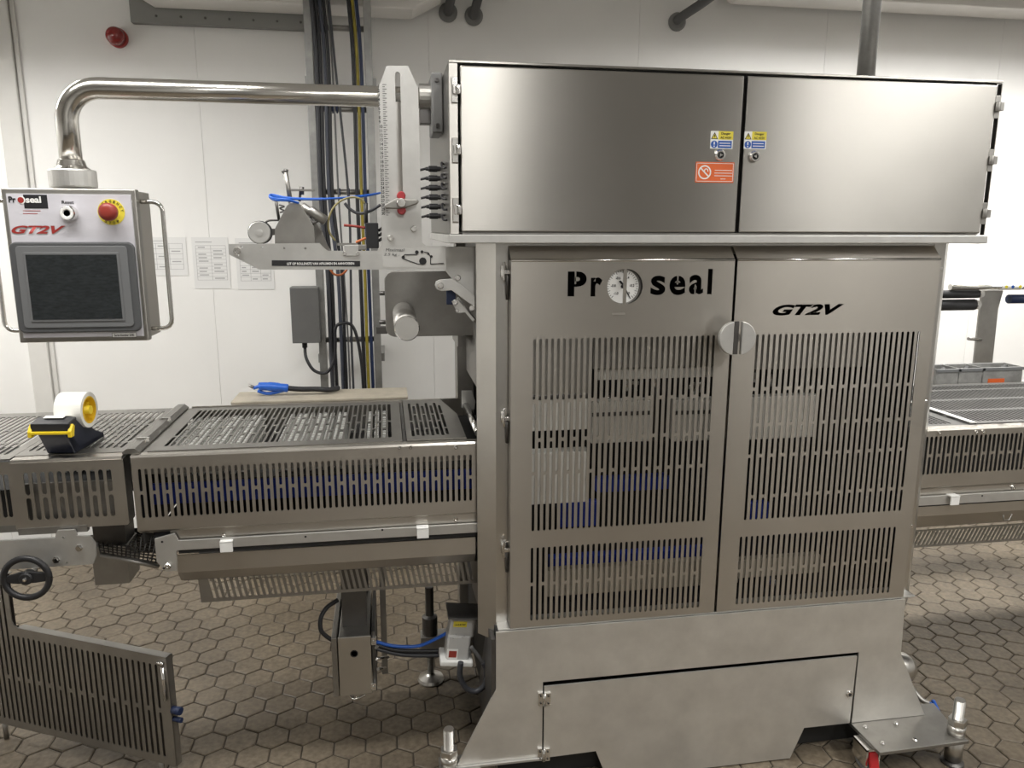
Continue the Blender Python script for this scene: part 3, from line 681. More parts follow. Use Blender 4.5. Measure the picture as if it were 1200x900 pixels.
# what shows through the slots
def inner(px0, py0, px1, py1, Y, th, name, material, bev=0.002):
    a = at(px0, py0, Y); b = at(px1, py1, Y)
    return MB().box(a.x, b.x, Y, Y+th, b.z, a.z).build(name, material, mc, bevel=bev)
inner(615, 372, 692, 463, 0.075, 0.006, 'film_plate', 'frame_steel')
inner(615, 464, 692, 467, 0.07, 0.012, 'film_rail', 'dark_steel')
inner(615, 469, 690, 503, 0.075, 0.02, 'carriage_block', 'pad_white')
inner(615, 532, 690, 588, 0.075, 0.05, 'tool_block', 'pad_white')
inner(696, 372, 868, 428, 0.08, 0.006, 'head_plate', 'dull_steel')
inner(880, 372, 1010, 430, 0.08, 0.006, 'head_plate', 'dull_steel')
inner(700, 433, 860, 441, 0.1, 0.02, 'cross_bar', 'pad_white')
inner(694, 471, 762, 517, 0.09, 0.04, 'upper_tool', 'pad_white')
inner(792, 469, 852, 515, 0.09, 0.04, 'upper_tool', 'pad_white')
inner(866, 466, 956, 512, 0.09, 0.04, 'upper_tool', 'pad_white')
inner(694, 484, 762, 486, 0.087, 0.003, 'tool_joint', 'dark_steel', 0)
inner(792, 482, 852, 484, 0.087, 0.003, 'tool_joint', 'dark_steel', 0)
inner(700, 563, 785, 573, 0.3, 0.05, 'belt_strip', 'belt_blue')
inner(880, 590, 900, 620, 0.3, 0.03, 'belt_strip', 'belt_blue')
inner(655, 590, 700, 616, 0.3, 0.03, 'belt_strip', 'belt_blue')
inner(645, 655, 860, 668, 0.3, 0.04, 'belt_strip', 'belt_blue')
inner(640, 669, 865, 683, 0.15, 0.03, 'lift_bar', 'sill_beige')
inner(862, 657, 960, 671, 0.15, 0.03, 'lift_bar', 'sill_beige')
for px in (668, 712, 905):
    for py in (475, 690): 
        if px == 712 and py == 690: continue
        p = at(px, py, 0.2); MB().cyl(V(p.x, 0.2, p.z+0.05), V(p.x, 0.2, p.z-0.05), 0.012, 12).lathe([(0.022, -0.012), (0.022, 0.012)], p, 'Z', 6).build('guide_rod', 'chrome', mc)
for px in (768, 779):
    p = at(px, 460, 0.17); MB().cyl(V(p.x, 0.17, p.z+0.14), V(p.x, 0.17, p.z-0.15), 0.011, 12).build('guide_rod', 'dark_steel', mc)
for px, py in ((735, 450), (745, 450), (768, 446), (812, 455), (822, 452), (848, 448), (712, 470), (905, 445), (885, 440)):
    p = at(px, py, 0.12); MB().cyl(p+V(0, 0, 0.02), p-V(0, 0, 0.02), 0.007, 8).lathe([(0.012, -0.006), (0.012, 0.006)], p+V(0, 0, 0.005), 'Z', 6).build('stud', 'chrome', mc)

# feet, casters and the bits at the machine's lower corners
def foot_plate(pl, post, name, lab):
    t = thing(name, lab, 'machine foot', (post[0], post[1], 0))
    MB().xy(pl, 0.092, 0.1035).build('plate', 'dull_steel', t, bevel=0.0015)
    x, y = post
    MB().cyl(V(x, y, 0.016), V(x, y, 0.092), 0.026, 24).build('sleeve', 'frame_steel', t)
    MB().lathe([(0.034, 0), (0.034, 0.006), (0.02, 0.014), (0.02, 0.016)], (x, y, 0), 'Z').build('pad', 'dark_steel', t)
    MB().cyl(V(x, y, 0.1035), V(x, y, 0.135), 0.026, 24).build('collar', 'frame_steel', t)
    MB().cyl(V(x, y, 0.135), V(x, y, 0.157), 0.027, 6).build('nut', 'frame_steel', t, bevel=0.001)
    MB().lathe([(0.0165, 0.157)] + [(0.0165 - (0.0014 if i % 2 else 0), 0.157+0.0016*i) for i in range(40)] + [(0.014, 0.157+0.066), (0.009, 0.157+0.066)], (x, y, 0), 'Z', 16).build('threaded_rod', 'frame_steel', t)
    return t
post = atz(1126, 862, 0.1035)
q = [atz(1001, 852, 0.1035), atz(1031, 882, 0.1035), atz(1136, 868, 0.1035), atz(1099, 828, 0.1035), atz(1085, 841, 0.1035)]
t = foot_plate([(v.x, v.y) for v in (q[0]+V(0, 0.02, 0), q[1], q[2], q[2]+V(0.0, 0.07, 0), q[3]+V(0, 0.02, 0), q[0]+V(0, 0.1, 0))], (post.x-0.008, post.y+0.012), 'levelling_foot', 'steel corner foot with threaded rod at the lower right of the machine')
for px, py in ((1034, 872), (1014, 853), (1050, 849), (1072, 868)):
    v = atz(px, py, 0.1035); MB().lathe([(0.008, 0), (0.008, 0.005), (0.005, 0.008), (0.0, 0.008)], v, 'Z', 12).build('bolt', 'chrome', t)
cx_ = atz(1042, 885, 0.09)
t = thing('caster', 'caster with red brake pedal under the lower right foot plate', 'caster', (cx_.x-0.03, cx_.y+0.07, 0))
MB().lathe([(0.0, -0.014), (0.034, -0.014), (0.038, -0.009), (0.038, 0.009), (0.034, 0.014), (0.0, 0.014)], (cx_.x-0.03, cx_.y+0.07, 0.038), 'X').build('wheel', 'grey_plastic', t)
MB().box(cx_.x-0.054, cx_.x-0.048, cx_.y+0.03, cx_.y+0.1, 0.03, 0.09).box(cx_.x-0.012, cx_.x-0.006, cx_.y+0.03, cx_.y+0.1, 0.03, 0.09).box(cx_.x-0.054, cx_.x-0.006, cx_.y+0.03, cx_.y+0.1, 0.084, 0.091).build('fork', 'chrome', t)
MB().yz([(cx_.y+0.012, 0.03), (cx_.y+0.03, 0.08), (cx_.y+0.05, 0.084), (cx_.y+0.05, 0.07), (cx_.y+0.02, 0.025)], cx_.x-0.044, cx_.x-0.016).build('brake_pedal', 'caster_red', t, bevel=0.002)
v = atz(527, 899, 0.1035)
foot_plate([(v.x-0.03, v.y-0.02), (v.x+0.09, v.y-0.03), (v.x+0.09, v.y+0.05), (v.x-0.03, v.y+0.05)], (v.x, v.y+0.012), 'levelling_foot', 'steel corner foot with threaded rod at the lower left of the machine')
p = at(1068, 788, 0.16)
t = thing('drive_motor', 'pale rounded motor end with hose at the machine lower right corner', 'motor', (p.x, 0.18, p.z))
MB().lathe([(0.055, -0.16), (0.055, -0.02), (0.05, 0.01), (0.035, 0.03), (0.0, 0.036)], (p.x-0.002, 0.2, p.z-0.005), 'X').build('housing', 'frame_steel', t, smooth=True)
MB().tube(smooth_path([p+V(0.0, 0.0, -0.05), at(1073, 812, 0.13), at(1080, 820, 0.11), at(1088, 824, 0.1)]), 0.009, 10).build('fitting', 'dull_steel', t)
MB().tube(smooth_path([at(1088, 824, 0.1), at(1095, 829, 0.1), at(1101, 838, 0.1), V(at(1101, 838, 0.1).x+0.02, 0.16, 0.03)]), 0.0075, 10).build('hose', 'hose_blue', t)

# ------------------------------------------------------------------ swivel arm and control panel
AY, AZ, AXv, AR = 0.25, 2.012, -0.803, 0.0275
arm = thing('support_arm', 'bent polished steel tube arm carrying the control panel', 'support arm', (AXv, AY, 1.76))
bend = 0.085
path = [V(cx0-0.03, AY, AZ), V(AXv+bend, AY, AZ)] + [V(AXv+bend-bend*math.sin(math.radians(a)), AY, AZ-bend+bend*math.cos(math.radians(a))) for a in range(9, 90, 9)] + [V(AXv, AY, AZ-bend), V(AXv, AY, 1.825)]
MB().tube(path, AR, 28).build('tube', 'polished_tube', arm)
MB().lathe([(AR, 0.068), (AR+0.004, 0.066), (0.036, 0.05), (0.044, 0.044), (0.044, 0.040)], (AXv, AY, 1.765), 'Z', 32).build('neck', 'polished_tube', arm)
MB().lathe([(0.056, -0.004), (0.057, 0.0), (0.057, 0.038), (0.055, 0.041)], (AXv, AY, 1.765), 'Z', 32).build('swivel_collar', 'blasted_plate', arm)
MB().box(cx0-0.03, cx0-0.001, AY-0.075, AY+0.06, AZ-0.1, AZ+0.055).build('wall_flange', 'grey_paint', arm, bevel=0.004)
MB().lathe([(0.038, -0.03), (0.038, 0)], (cx0-0.03, AY, AZ), 'X', 24).build('flange_ring', 'dull_steel', arm)
MB().box(cx0-0.06, cx0-0.03, AY-0.02, AY+0.02, AZ-0.07, AZ-0.03).build('end_stop', 'dark_steel', arm, bevel=0.002)
for dz in (0.035, -0.08): screw((cx0-0.016, AY-0.0751, AZ+dz), 0.006, arm, 'bolt', 'dark_steel')

PY = 0.19
pa = at(0.5, 221, PY); pb = at(158.5, 221, PY); pcn = at(175, 399, PY)
X0, X1, Z0, Z1 = pa.x, pb.x, pcn.z, (pa.z+pb.z)/2
cp = thing('control_panel', 'control panel with touch screen and red stop button hanging from the arm', 'control panel', ((X0+X1)/2, PY+0.06, Z0))
MB().box(X0, X1, PY, PY+0.028, Z0, Z1).build('front_frame', 'brushed_steel', cp, bevel=0.003)
MB().box(X0+0.006, X1-0.003, PY+0.028, PY+0.13, Z0+0.006, Z1-0.004).build('housing', 'guard_steel', cp, bevel=0.003)
MB().box(X0+0.011, X1-0.011, PY-0.0015, PY, Z0+0.012, Z1-0.013).build('seal_line', 'ink_grey', cp)
MB().box(X0+0.0125, X1-0.0125, PY-0.003, PY-0.0015, Z0+0.0135, Z1-0.0145).build('printed_plate', 'panel_print', cp)
Q = PY-0.003
def pp(px, py): return at(px, py, Q)
sz = lambda a, b: (abs(pp(*b).x-pp(*a).x), abs(pp(*b).z-pp(*a).z))
a = pp(26.9, 228); b = pp(56.7, 244.5)
MB().box(a.x, b.x, Q-0.0005, Q, b.z, a.z).build('logo_field', 'ink_black', cp)
zc = pp(24, 234.3).z
text('Pr', (pp(14.3, 234).x, Q-0.0004, zc+0.001), 0.0172, 0.0155, 'ink_black', cp, bold=0.035)
text('seal', (pp(39.3, 234).x, Q-0.0008, zc+0.001), 0.036, 0.0165, 'ink_white', cp, bold=0.035)
oc = pp(25.1, 234.4)
MB().xz(arc(oc.x, oc.z, 0.0095, 0, 360, 24)[:-1], Q-0.0012, Q-0.0006).build('logo_ring', 'ink_white', cp)
MB().xz(arc(oc.x-0.0012, oc.z, 0.0075, 0, 360, 24)[:-1], Q-0.0016, Q-0.0012).build('logo_disc', 'ink_red', cp)
MB().box(pp(27, 247).x, pp(47.5, 247).x, Q-0.0004, Q, pp(27, 247).z-0.0008, pp(27, 247).z+0.0008).box(pp(27, 250).x, pp(44, 250).x, Q-0.0004, Q, pp(27, 250.3).z-0.0008, pp(27, 250.3).z+0.0008).build('fine_print', 'ink_red', cp)
c_ = pp(46, 269.5); text('GT2V', (c_.x, Q-0.0003, c_.z), 0.132, 0.0225, 'ink_grey', cp, shear=0.4, bold=0.06)
text('GT2V', (c_.x-0.001, Q-0.0007, c_.z+0.0008), 0.129, 0.0205, 'ink_red', cp, shear=0.4, bold=0.035)
c_ = pp(79.5, 237); text('Reset', (c_.x, Q-0.0003, c_.z), 0.029, 0.0085, 'ink_black', cp, bold=0.02)
o_ = pp(82, 250)
bt = MB().lathe([(0.0205, 0), (0.0205, 0.008), (0.0185, 0.018), (0.0165, 0.021), (0.0115, 0.021), (0.0115, 0.016)], o_, 'Y', 28).build('reset_button', 'chrome', cp)
MB().lathe([(0.0165, 0.0205), (0.0155, 0.0222), (0.0105, 0.0222), (0.0105, 0.016)], o_, 'Y', 28).build('button_ring', 'ink_white', bt)
MB().lathe([(0.0105, 0.016), (0.0105, 0.0195), (0.008, 0.0205), (0.0, 0.0205)], o_, 'Y', 24).build('button_cap', 'button_blue', bt)
o_ = pp(130.5, 248.5)
es = MB().lathe([(0.033, 0), (0.033, 0.0012)], o_, 'Y', 40).build('stop_disc', 'sign_yellow', cp)
st = MB().lathe([(0.012, 0.001), (0.012, 0.012), (0.0215, 0.014), (0.023, 0.02), (0.0225, 0.03), (0.019, 0.036), (0.01, 0.0385), (0, 0.039)], o_, 'Y', 32).build('stop_button', 'button_red', cp, smooth=True)
tag(st, 'red mushroom emergency stop button')
for i, ch in enumerate('EMERGENCY'):
    an = math.radians(172-164*i/8); r_ = 0.0273
    text(ch, (o_.x+math.cos(an)*r_, Q-0.0014, o_.z+math.sin(an)*r_), 0.0052, 0.0066, 'ink_black', es, 'letter', bold=0.03, u=(math.sin(an), 0, -math.cos(an)), v=(math.cos(an), 0, math.sin(an)))
for i, ch in enumerate('STOP'):
    an = math.radians(-122+64*i/3); r_ = 0.0277
    text(ch, (o_.x+math.cos(an)*r_, Q-0.0014, o_.z+math.sin(an)*r_), 0.0056, 0.0066, 'ink_black', es, 'letter', bold=0.03, u=(-math.sin(an), 0, math.cos(an)), v=(-math.cos(an), 0, -math.sin(an)))
# touch screen
a = pp(14.5, 283.5); b = pp(166, 388); xa, xb, za, zb_ = a.x, at(163, 340, Q).x+0.012, b.z, a.z
xa = at(17, 320, Q).x-0.003; xb = at(161, 330, Q).x+0.003
scn = MB().xz(rrect(xa, xb, za, zb_, 0.018, 6), Q-0.01, Q).build('touch_screen', 'bezel_grey', cp, bevel=0.004)
MB().xz(rrect(xa+0.016, xb-0.018, za+0.014, zb_-0.010, 0.01, 5), Q-0.0125, Q-0.01).build('bezel_step', 'bezel_inner', scn, bevel=0.002)
MB().xz(rrect(xa+0.034, xb-0.038, za+0.030, zb_-0.026, 0.003, 3), Q-0.0145, Q-0.0125).build('screen_rim', 'bezel_inner', scn, bevel=0.0015)
MB().box(xa+0.040, xb-0.044, Q-0.0152, Q-0.0145, za+0.036, zb_-0.032).build('display', 'screen_glass', scn)
a = pp(131, 390); b = pp(160.5, 395.2)
MB().box(a.x, b.x, Q-0.0004, Q, b.z, a.z).build('serial_plate', 'ink_black', cp)
MB().box(a.x+0.001, b.x-0.001, Q-0.0007, Q-0.0004, b.z+0.001, a.z-0.001).build('serial_field', 'ink_white', cp)
text('Serial Number 2582', ((a.x+b.x)/2, Q-0.0007, (a.z+b.z)/2), 0.05, 0.006, 'ink_black', cp, bold=0.02)
for s, xx in ((1, X1-0.004), (-1, X0+0.004)):
    g = [V(xx, PY+0.045, Z1-0.03), V(xx+s*0.03, PY+0.045, Z1-0.03)] + [V(xx+s*(0.03+0.025*math.sin(math.radians(k))), PY+0.045, Z1-0.055+0.025*math.cos(math.radians(k))) for k in (22, 45, 67, 90)] + \
        [V(xx+s*(0.03+0.025*math.cos(math.radians(k))), PY+0.045, Z0+0.052-0.025*math.sin(math.radians(k))) for k in (0, 22, 45, 67)] + [V(xx+s*0.03, PY+0.045, Z0+0.027), V(xx, PY+0.045, Z0+0.027)]
    MB().tube(g, 0.006, 12).build('handle', 'chrome', cp)

# ------------------------------------------------------------------ graduated film bracket
BY = 0.1
def bp(px, py, Y=BY): q = at(px, py, Y); return (q.x, q.z)
br = thing('film_bracket', 'pale steel bracket with slotted graduated upright and pointed arm', 'bracket', (bp(470, 300)[0], BY, bp(470, 316)[1]))
out = [bp(268, 286), bp(268, 298), bp(304, 316), bp(523, 316), bp(523, 288.5), bp(499, 288), bp(494.5, 284), bp(490, 103), bp(478, 77), bp(453, 77), bp(443.5, 103), bp(447.5, 286), bp(442, 294), bp(384, 294), bp(379, 290), bp(374, 285)]
sx0 = bp(465.5, 90)[0]; sx1 = bp(470, 240)[0]
hole = [slot((sx0+sx1)/2, bp(470, 249)[1], bp(465, 84)[1], 0.0135)]
for px, py in ((283.5, 287.5), (279, 297), (307.5, 288), (333, 289), (358, 289)): hole.append(arc(*bp(px, py+2), 0.0032, 0, 360, 8)[:-1])
sheet('bracket_plate', out, hole, 0.012, (0, BY+0.006, 0), (1, 0, 0), (0, 0, 1), 'blasted_plate', br)
for px, py, r in ((278, 294, .0095), (458, 279, .0085), (485, 268, .0085), (404, 297, .006), (419, 297, .006)): screw(at(px, py, BY), r, br, 'screw', 'chrome')
MB().xz([bp(403.5, 287), bp(403.5, 300), bp(420, 300), bp(420, 287)], BY-0.004, BY).build('clamp_tab', 'blasted_plate', br, bevel=0.001)
a = at(449.5, 99, BY); b = at(452, 252, BY)
xs_ = bp(451, 170)[0]
g = MB(); n = 60
for i in range(n):
    z = a.z+(b.z-a.z)*i/(n-1); L_ = 0.010 if i % 2 == 0 else 0.006
    g.box(xs_-0.002, xs_-0.002+L_, BY-0.0005, BY, z-0.0007, z+0.0007)
g.build('scale_ticks', 'ink_black', br)
nums = '\n'.join(str(i) for i in range(1, 31))
text(nums, (xs_-0.009, BY-0.0003, (a.z+b.z)/2+0.0), 0.0095, a.z-b.z, 'ink_black', br, 'scale_numerals', bold=0.02)
MB().xz([bp(*q) for q in ((318.5, 305), (318.5, 311.5), (422, 312.3), (422, 305.8))], BY-0.0008, BY-0.0001).build('black_label', 'ink_black', br)
q = at(376, 308.9, BY-0.001)
text('LET OP ROLLENSTE VAN AFRUIMEN EN AANVOEREN', q, 0.172, 0.0065, 'ink_white', br, bold=0.02)
# hand-drawn film path sticker
MB().xz([bp(449, 291.5), bp(449, 313), bp(522, 314.5), bp(522, 291)], BY-0.0006, BY-0.0001).build('sketch_label', 'label_grey', br)
q = at(463, 292.8, BY-0.001); text('Maximaal', q, 0.05, 0.008, 'ink_black', br, 'handwriting', shear=0.2)
q = at(459, 298.5, BY-0.001); text('2.5 kg :', q, 0.042, 0.009, 'ink_black', br, 'handwriting', shear=0.2)
g = MB()
def stroke(*pts):
    for p, q in zip(pts[:-1], pts[1:]): g.tube([at(*p, BY-0.001), at(*q, BY-0.001)], 0.0012, 5)
stroke((472, 301), (474, 298.5), (489, 298)); stroke((472, 303), (490, 309.5), (496, 309.5)); stroke((497, 295.5), (502, 296), (504.5, 301), (504.5, 309.5), (520, 308.5))
for px, py, r in ((472.5, 301.5, .0045), (488.5, 295.5, .005), (494.5, 295, .004), (502, 297.5, .003), (505.5, 300.5, .0035), (495.5, 306, .010)): g.lathe([(r, 0), (r, 0.0006)], at(px, py, BY-0.001), 'Y', 12)
g.build('sketch_lines', 'ink_black', br)
# clamp
w0 = at(470.4, 237.7, BY-0.02)
wl = MB().xz([bp(450, 243, BY-0.02), bp(451, 239.5, BY-0.02), bp(465, 232, BY-0.02), bp(478, 233.5, BY-0.02), bp(489, 233.5, BY-0.02), bp(491, 236, BY-0.02), bp(489, 239, BY-0.02), bp(476, 243.5, BY-0.02), bp(466, 245, BY-0.02), bp(453, 244.5, BY-0.02)], BY-0.026, BY-0.012).build('wing_lever', 'dull_steel', br, bevel=0.003)
g = MB()
for dz in (0.018, -0.019): g.lathe([(0.0105, -0.012), (0.0115, -0.006), (0.0115, 0.004), (0.009, 0.008)], (w0.x, BY-0.014, w0.z+dz), 'Y', 16)
g.lathe([(0.0125, 0.0), (0.0125, 0.006)], (w0.x, BY-0.02, w0.z), 'Y', 16).build('red_grip', 'handle_red', br)
MB().lathe([(0.0115, 0.0), (0.0115, 0.018), (0.010, 0.020), (0.0, 0.0205)], (w0.x, BY-0.018, w0.z), 'Y', 20).build('clamp_knob', 'chrome', br)
MB().cyl(V(w0.x, BY-0.012, w0.z), V(w0.x, BY+0.05, w0.z), 0.006, 12).build('clamp_screw', 'dull_steel', br)
p0 = at(467, 120, 0.16); p1 = at(470, 235, 0.16); MB().box(p0.x-0.012, p0.x+0.012, 0.15, 0.16, p1.z, p0.z).build('slide_bar', 'frame_steel', br)
# mounting plate and levers joining the bracket to the machine
MB().xz([bp(521, 289, 0.13), bp(521, 316, 0.13), bp(549, 352, 0.13), bp(562, 352, 0.13), bp(562, 289, 0.13)], 0.125, 0.137).build('mount_plate', 'blasted_plate', br, bevel=0.001)
MB().box(at(524, 290, 0.2).x, L0-0.01, 0.137, 0.7, at(524, 312, 0.13).z, at(524, 296, 0.13).z).build('carrier_beam', 'dull_steel', br, bevel=0.003)
MB().box(bp(446, 290)[0], bp(440, 290)[0]+0.03, 0.112, 0.18, bp(446, 312)[1], bp(446, 299)[1]).build('back_block', 'dull_steel', br)

t = thing('tension_lever', 'pale dog-leg tension lever beside the machine post', 'lever', (bp(535, 345, .1)[0], 0.1, bp(535, 362)[1]))
YL = 0.105
MB().xz([bp(*q, YL) for q in ((509.5, 334), (511, 329.5), (516, 327.5), (530, 326.5), (534, 328.5), (556, 347), (556, 359), (549, 355), (529, 340), (517, 341), (512, 339))], YL-0.005, YL+0.005).build('arm', 'blasted_plate', t, bevel=0.001)
MB().xz([bp(*q, YL+.015) for q in ((529, 353), (536, 351), (556, 374), (554, 377), (545, 366), (536, 366.5))], YL+0.01, YL+0.018).build('rear_arm', 'blasted_plate', t)
for px, py, r in ((516.5, 334.5, .0085), (536.5, 325.5, .008), (533.5, 354, .008), (536, 364, .005), (553, 361, .008)): screw(at(px, py, YL-0.005), r, t, 'screw', 'chrome')
MB().tube([at(536, 349, YL+.03), at(559, 378, YL+.03)], 0.004, 8).build('spring_rod', 'dull_steel', t)
MB().box(bp(523, 341, .12)[0], bp(534, 350, .12)[0], 0.118, 0.13, bp(530, 357, .12)[1], bp(530, 339, .12)[1]).build('blue_pad', 'cable_navy', t, bevel=0.002)
MB().cyl(V(bp(536.5, 325.5)[0], YL, bp(536.5, 325.5)[1]), V(bp(536.5, 325.5)[0], 0.14, bp(536.5, 325.5)[1]), 0.005, 8).build('pivot', 'chrome', t)

# film roll spindle on its back plate
SY = 0.5
t = thing('film_spindle', 'dark steel back plate with a projecting round film spindle', 'film spindle', (at(500, 390, SY).x, SY, at(500, 393, SY).z))
a = at(450, 318, SY); b = at(556, 393, SY)
MB().xz(arc(a.x+0.03, a.z-0.03, 0.03, 90, 180, 6)+arc(a.x+0.03, b.z+0.03, 0.03, 180, 270, 6)+[(L0-0.01, b.z), (L0-0.01, a.z)], SY, SY+0.012).build('back_plate', 'dull_steel', t, bevel=0.002)
c0 = at(477, 385, 0.1); c1 = V(c0.x, SY, c0.z)
MB().cyl(c0+V(0, 0.004, 0), c1, 0.0345, 32).build('spindle', 'dull_steel', t)
MB().lathe([(0.0345, -0.004), (0.0345, 0.0), (0.032, 0.003), (0.0, 0.0032)], c0+V(0, 0.003, 0), 'Y', 32).build('spindle_cap', 'chrome', t)
for py in (344, 378): p = at(449, py, SY); MB().cyl(p+V(-0.012, 0.01, 0), p+V(0.01, 0.01, 0), 0.007, 10).build('side_pin', 'dark_steel', t)
MB().box(at(441, 388, SY).x, a.x+0.005, SY+0.012, SY+0.04, at(441, 392, SY).z, at(441, 384, SY).z).build('side_bracket', 'dark_steel', t)
MB().box(L0-0.06, L0-0.046, SY+0.012, 0.72, a.z-0.25, a.z).build('side_web', 'dull_steel', t)

# date coder riding on the bracket arm
DY = 0.15
t = thing('film_coder', 'small steel film coding unit with roller on the bracket arm', 'coder', (at(345, 285, DY).x, DY, at(345, 290, DY).z))
def dp(px, py, Y=DY): q = at(px, py, Y); return (q.x, q.z)
MB().xz([dp(*q) for q in ((322, 292), (322, 268), (336, 241), (340, 237.5), (346, 237), (352, 239.5), (368, 266), (369.5, 292))], DY, DY+0.006).build('side_plate', 'dull_steel', t, bevel=0.001)
MB().xz([dp(*q, DY+.09) for q in ((352, 245), (360, 247), (377, 270), (384, 288), (390, 297), (352, 297))], DY+0.09, DY+0.096).build('rear_plate', 'dull_steel', t, bevel=0.001)
MB().box(dp(330, 285)[0], dp(366, 285)[0], DY+0.006, DY+0.09, dp(340, 290)[1], dp(340, 262)[1]).build('print_head', 'dark_steel', t, bevel=0.003)
p = at(304, 272.5, DY); MB().lathe([(0.0285, -0.035), (0.029, -0.033), (0.029, 0.0), (0.027, 0.003), (0.009, 0.003), (0.009, 0.005), (0.004, 0.0055), (0.0, 0.0055)], p, 'Y', 32).build('roller', 'blasted_plate', t)
MB().lathe([(0.0302, -0.03), (0.0302, -0.002)], p, 'Y', 32).build('roller_tyre', 'black_rubber', t)
MB().xz([dp(*q, DY+.01) for q in ((312, 268), (324, 268), (324, 275), (312, 277))], DY+0.01, DY+0.02).build('roller_arm', 'dark_steel', t)
MB().tube(smooth_path([at(310, 262, DY+.02), at(315, 258.5, DY+.02), at(327, 258, DY+.02)]), 0.003, 6).build('roller_spring', 'dark_steel', t)
MB().tube([at(334.5, 202, DY+.03), at(341, 240, DY+.03)], 0.0062, 8).build('upright_lever', 'dull_steel', t)
MB().tube([at(331, 202.5, DY+.03), at(334, 200, DY+.03), at(337.5, 201, DY+.03)], 0.005, 8).build('lever_tip', 'dark_steel', t)
MB().box(dp(340, 221)[0], dp(367, 221)[0], DY+0.02, DY+0.04, dp(340, 223.3)[1], dp(340, 221)[1]).build('top_bar', 'dull_steel', t)
MB().cyl(at(353.5, 219, DY+.03), at(353.5, 228, DY+.03), 0.0065, 10).build('top_nut', 'dark_steel', t)
MB().tube([at(352, 224, DY+.03), at(351, 236, DY+.03)], 0.0035, 8).build('top_stem', 'dark_steel', t)
MB().tube([at(323, 234, DY+.02), at(327, 258, DY+.02)], 0.004, 8).build('front_post', 'dark_steel', t)
MB().tube(smooth_path([at(327, 240, DY+.02), at(333, 242, DY+.02), at(328, 244, DY+.02), at(333, 247, DY+.02), at(328, 249, DY+.02)]), 0.0025, 6).build('coil_spring', 'dark_steel', t)
MB().tube([at(354, 240, DY+.02), at(361, 247, DY+.02), at(364, 247, DY+.02), at(382, 259, DY+.02)], [0.009, 0.012, 0.014, 0.013], 14).build('cylinder', 'dull_steel', t)
MB().tube([at(362, 255, DY+.02), at(367, 262, DY+.02), at(372, 258, DY+.02)], 0.006, 8).build('clevis', 'dark_steel', t)
bh = []
for k in range(3):
    o = MB().tube(smooth_path([at(350, 238, DY), at(337, 234+k*0.6, DY-.02), at(322, 232.5+k, DY-.01), at(316, 230+k*0.5, DY+.01), at(319, 228+k, DY+.03), at(333, 231+k*.6, DY+.02), at(350, 232.5+k*0.5, DY+.02), at(372, 233+k*0.3, DY+.02), at(400, 232, DY+.04), at(430, 229.5-k*.4, DY+.09), at(446, 226, DY+.13)]), 0.0028, 7).build('air_hose', 'hose_blue')
    tag(o, ['blue air hose topmost of the coil on the coding unit', 'blue air hose in the middle of the coil on the coding unit', 'blue air hose lowest of the coil on the coding unit'][k], 'hose', 'blue air hoses')
def wire(pts, r, m_, lab, Y=DY+0.03):
    o = MB().tube(smooth_path([at(px, py, Y) for px, py in pts]), r, 7).build('wire', m_); tag(o, lab, 'wire')
wire([(393, 282), (386, 272), (385, 258), (391, 243), (402, 234), (414, 231), (424, 234), (428, 240)], 0.0027, 'wire_olive', 'olive wire arching above the bracket arm')
wire([(404, 238), (410, 245), (420, 250), (432, 248), (446, 240)], 0.0042, 'cable_grey', 'grey wire sagging right of the olive arch')
wire([(403, 264), (415, 265), (428, 267)], 0.0036, 'wire_red', 'short dull red wire beside the black block')
wire([(417, 284), (424, 281), (429, 279)], 0.0036, 'wire_orange', 'short orange wire end at the black block')
wire([(387, 316), (391, 321), (397, 322.5), (403, 320), (407, 315)], 0.003, 'wire_orange', 'orange wire loop hanging under the bracket arm', 0.14)
p = at(435, 292, DY); 
t = thing('valve_block', 'black valve block behind the graduated upright', 'valve', (p.x, DY+.03, p.z))
a = at(428.5, 261, DY); b = at(444, 291, DY)
MB().box(a.x, b.x, DY, DY+0.06, b.z, a.z).build('block', 'black_plastic', t, bevel=0.002)
MB().box(at(418, 284, DY).x, a.x, DY+.01, DY+0.05, at(418, 293, DY).z, at(418, 287, DY).z).build('base', 'dull_steel', t, bevel=0.001)
MB().box(at(395, 284, DY).x, at(418, 284, DY).x, DY+.01, DY+0.03, at(418, 288, DY).z, at(418, 285, DY).z).build('rail', 'dull_steel', t)
MB().tube([at(429, 238, DY+.02), at(429, 262, DY+.02)], 0.005, 8).build('stem', 'black_plastic', t)
for k in range(3): MB().tube(smooth_path([at(444, 270+k*6, DY+.03), at(447, 268+k*6, DY+.05), at(452, 264+k*6, DY+.07)]), 0.004, 6).build('plug', 'black_plastic', t)

# ------------------------------------------------------------------ infeed conveyor
IY, IB, IZ = 0.12, 0.68, 1.058
ic = thing('infeed_conveyor', 'stainless infeed conveyor with slotted guards left of the machine', 'conveyor', (-0.2, 0.4, 0.5))
x0, x1 = at(157, 580, IY).x, 0.262
zg0 = at(380, 610, IY).z
nI = 55
sxa, sxb = at(166, 580, IY).x, at(553, 560, IY).x-0.004
sza, szb = at(360, 541, IY).z, at(360, 597, IY).z
hs = []
for i in range(nI):
    x = sxa+(sxb-sxa)*i/(nI-1)
    if i % 2: hs.append(slot(x, szb, sza, 0.0078))
    else:
        m_ = (sza+szb)/2+0.002; hs += [slot(x, szb, m_-0.004, 0.0078), slot(x, m_+0.004, sza, 0.0078)]
fg = sheet('front_guard', [(x0, zg0), (x1, zg0), (x1, IZ-0.006), (x0, IZ-0.006)], hs, 0.003, (0, IY+0.0015, 0), (1, 0, 0), (0, 0, 1), 'guard_steel', ic)
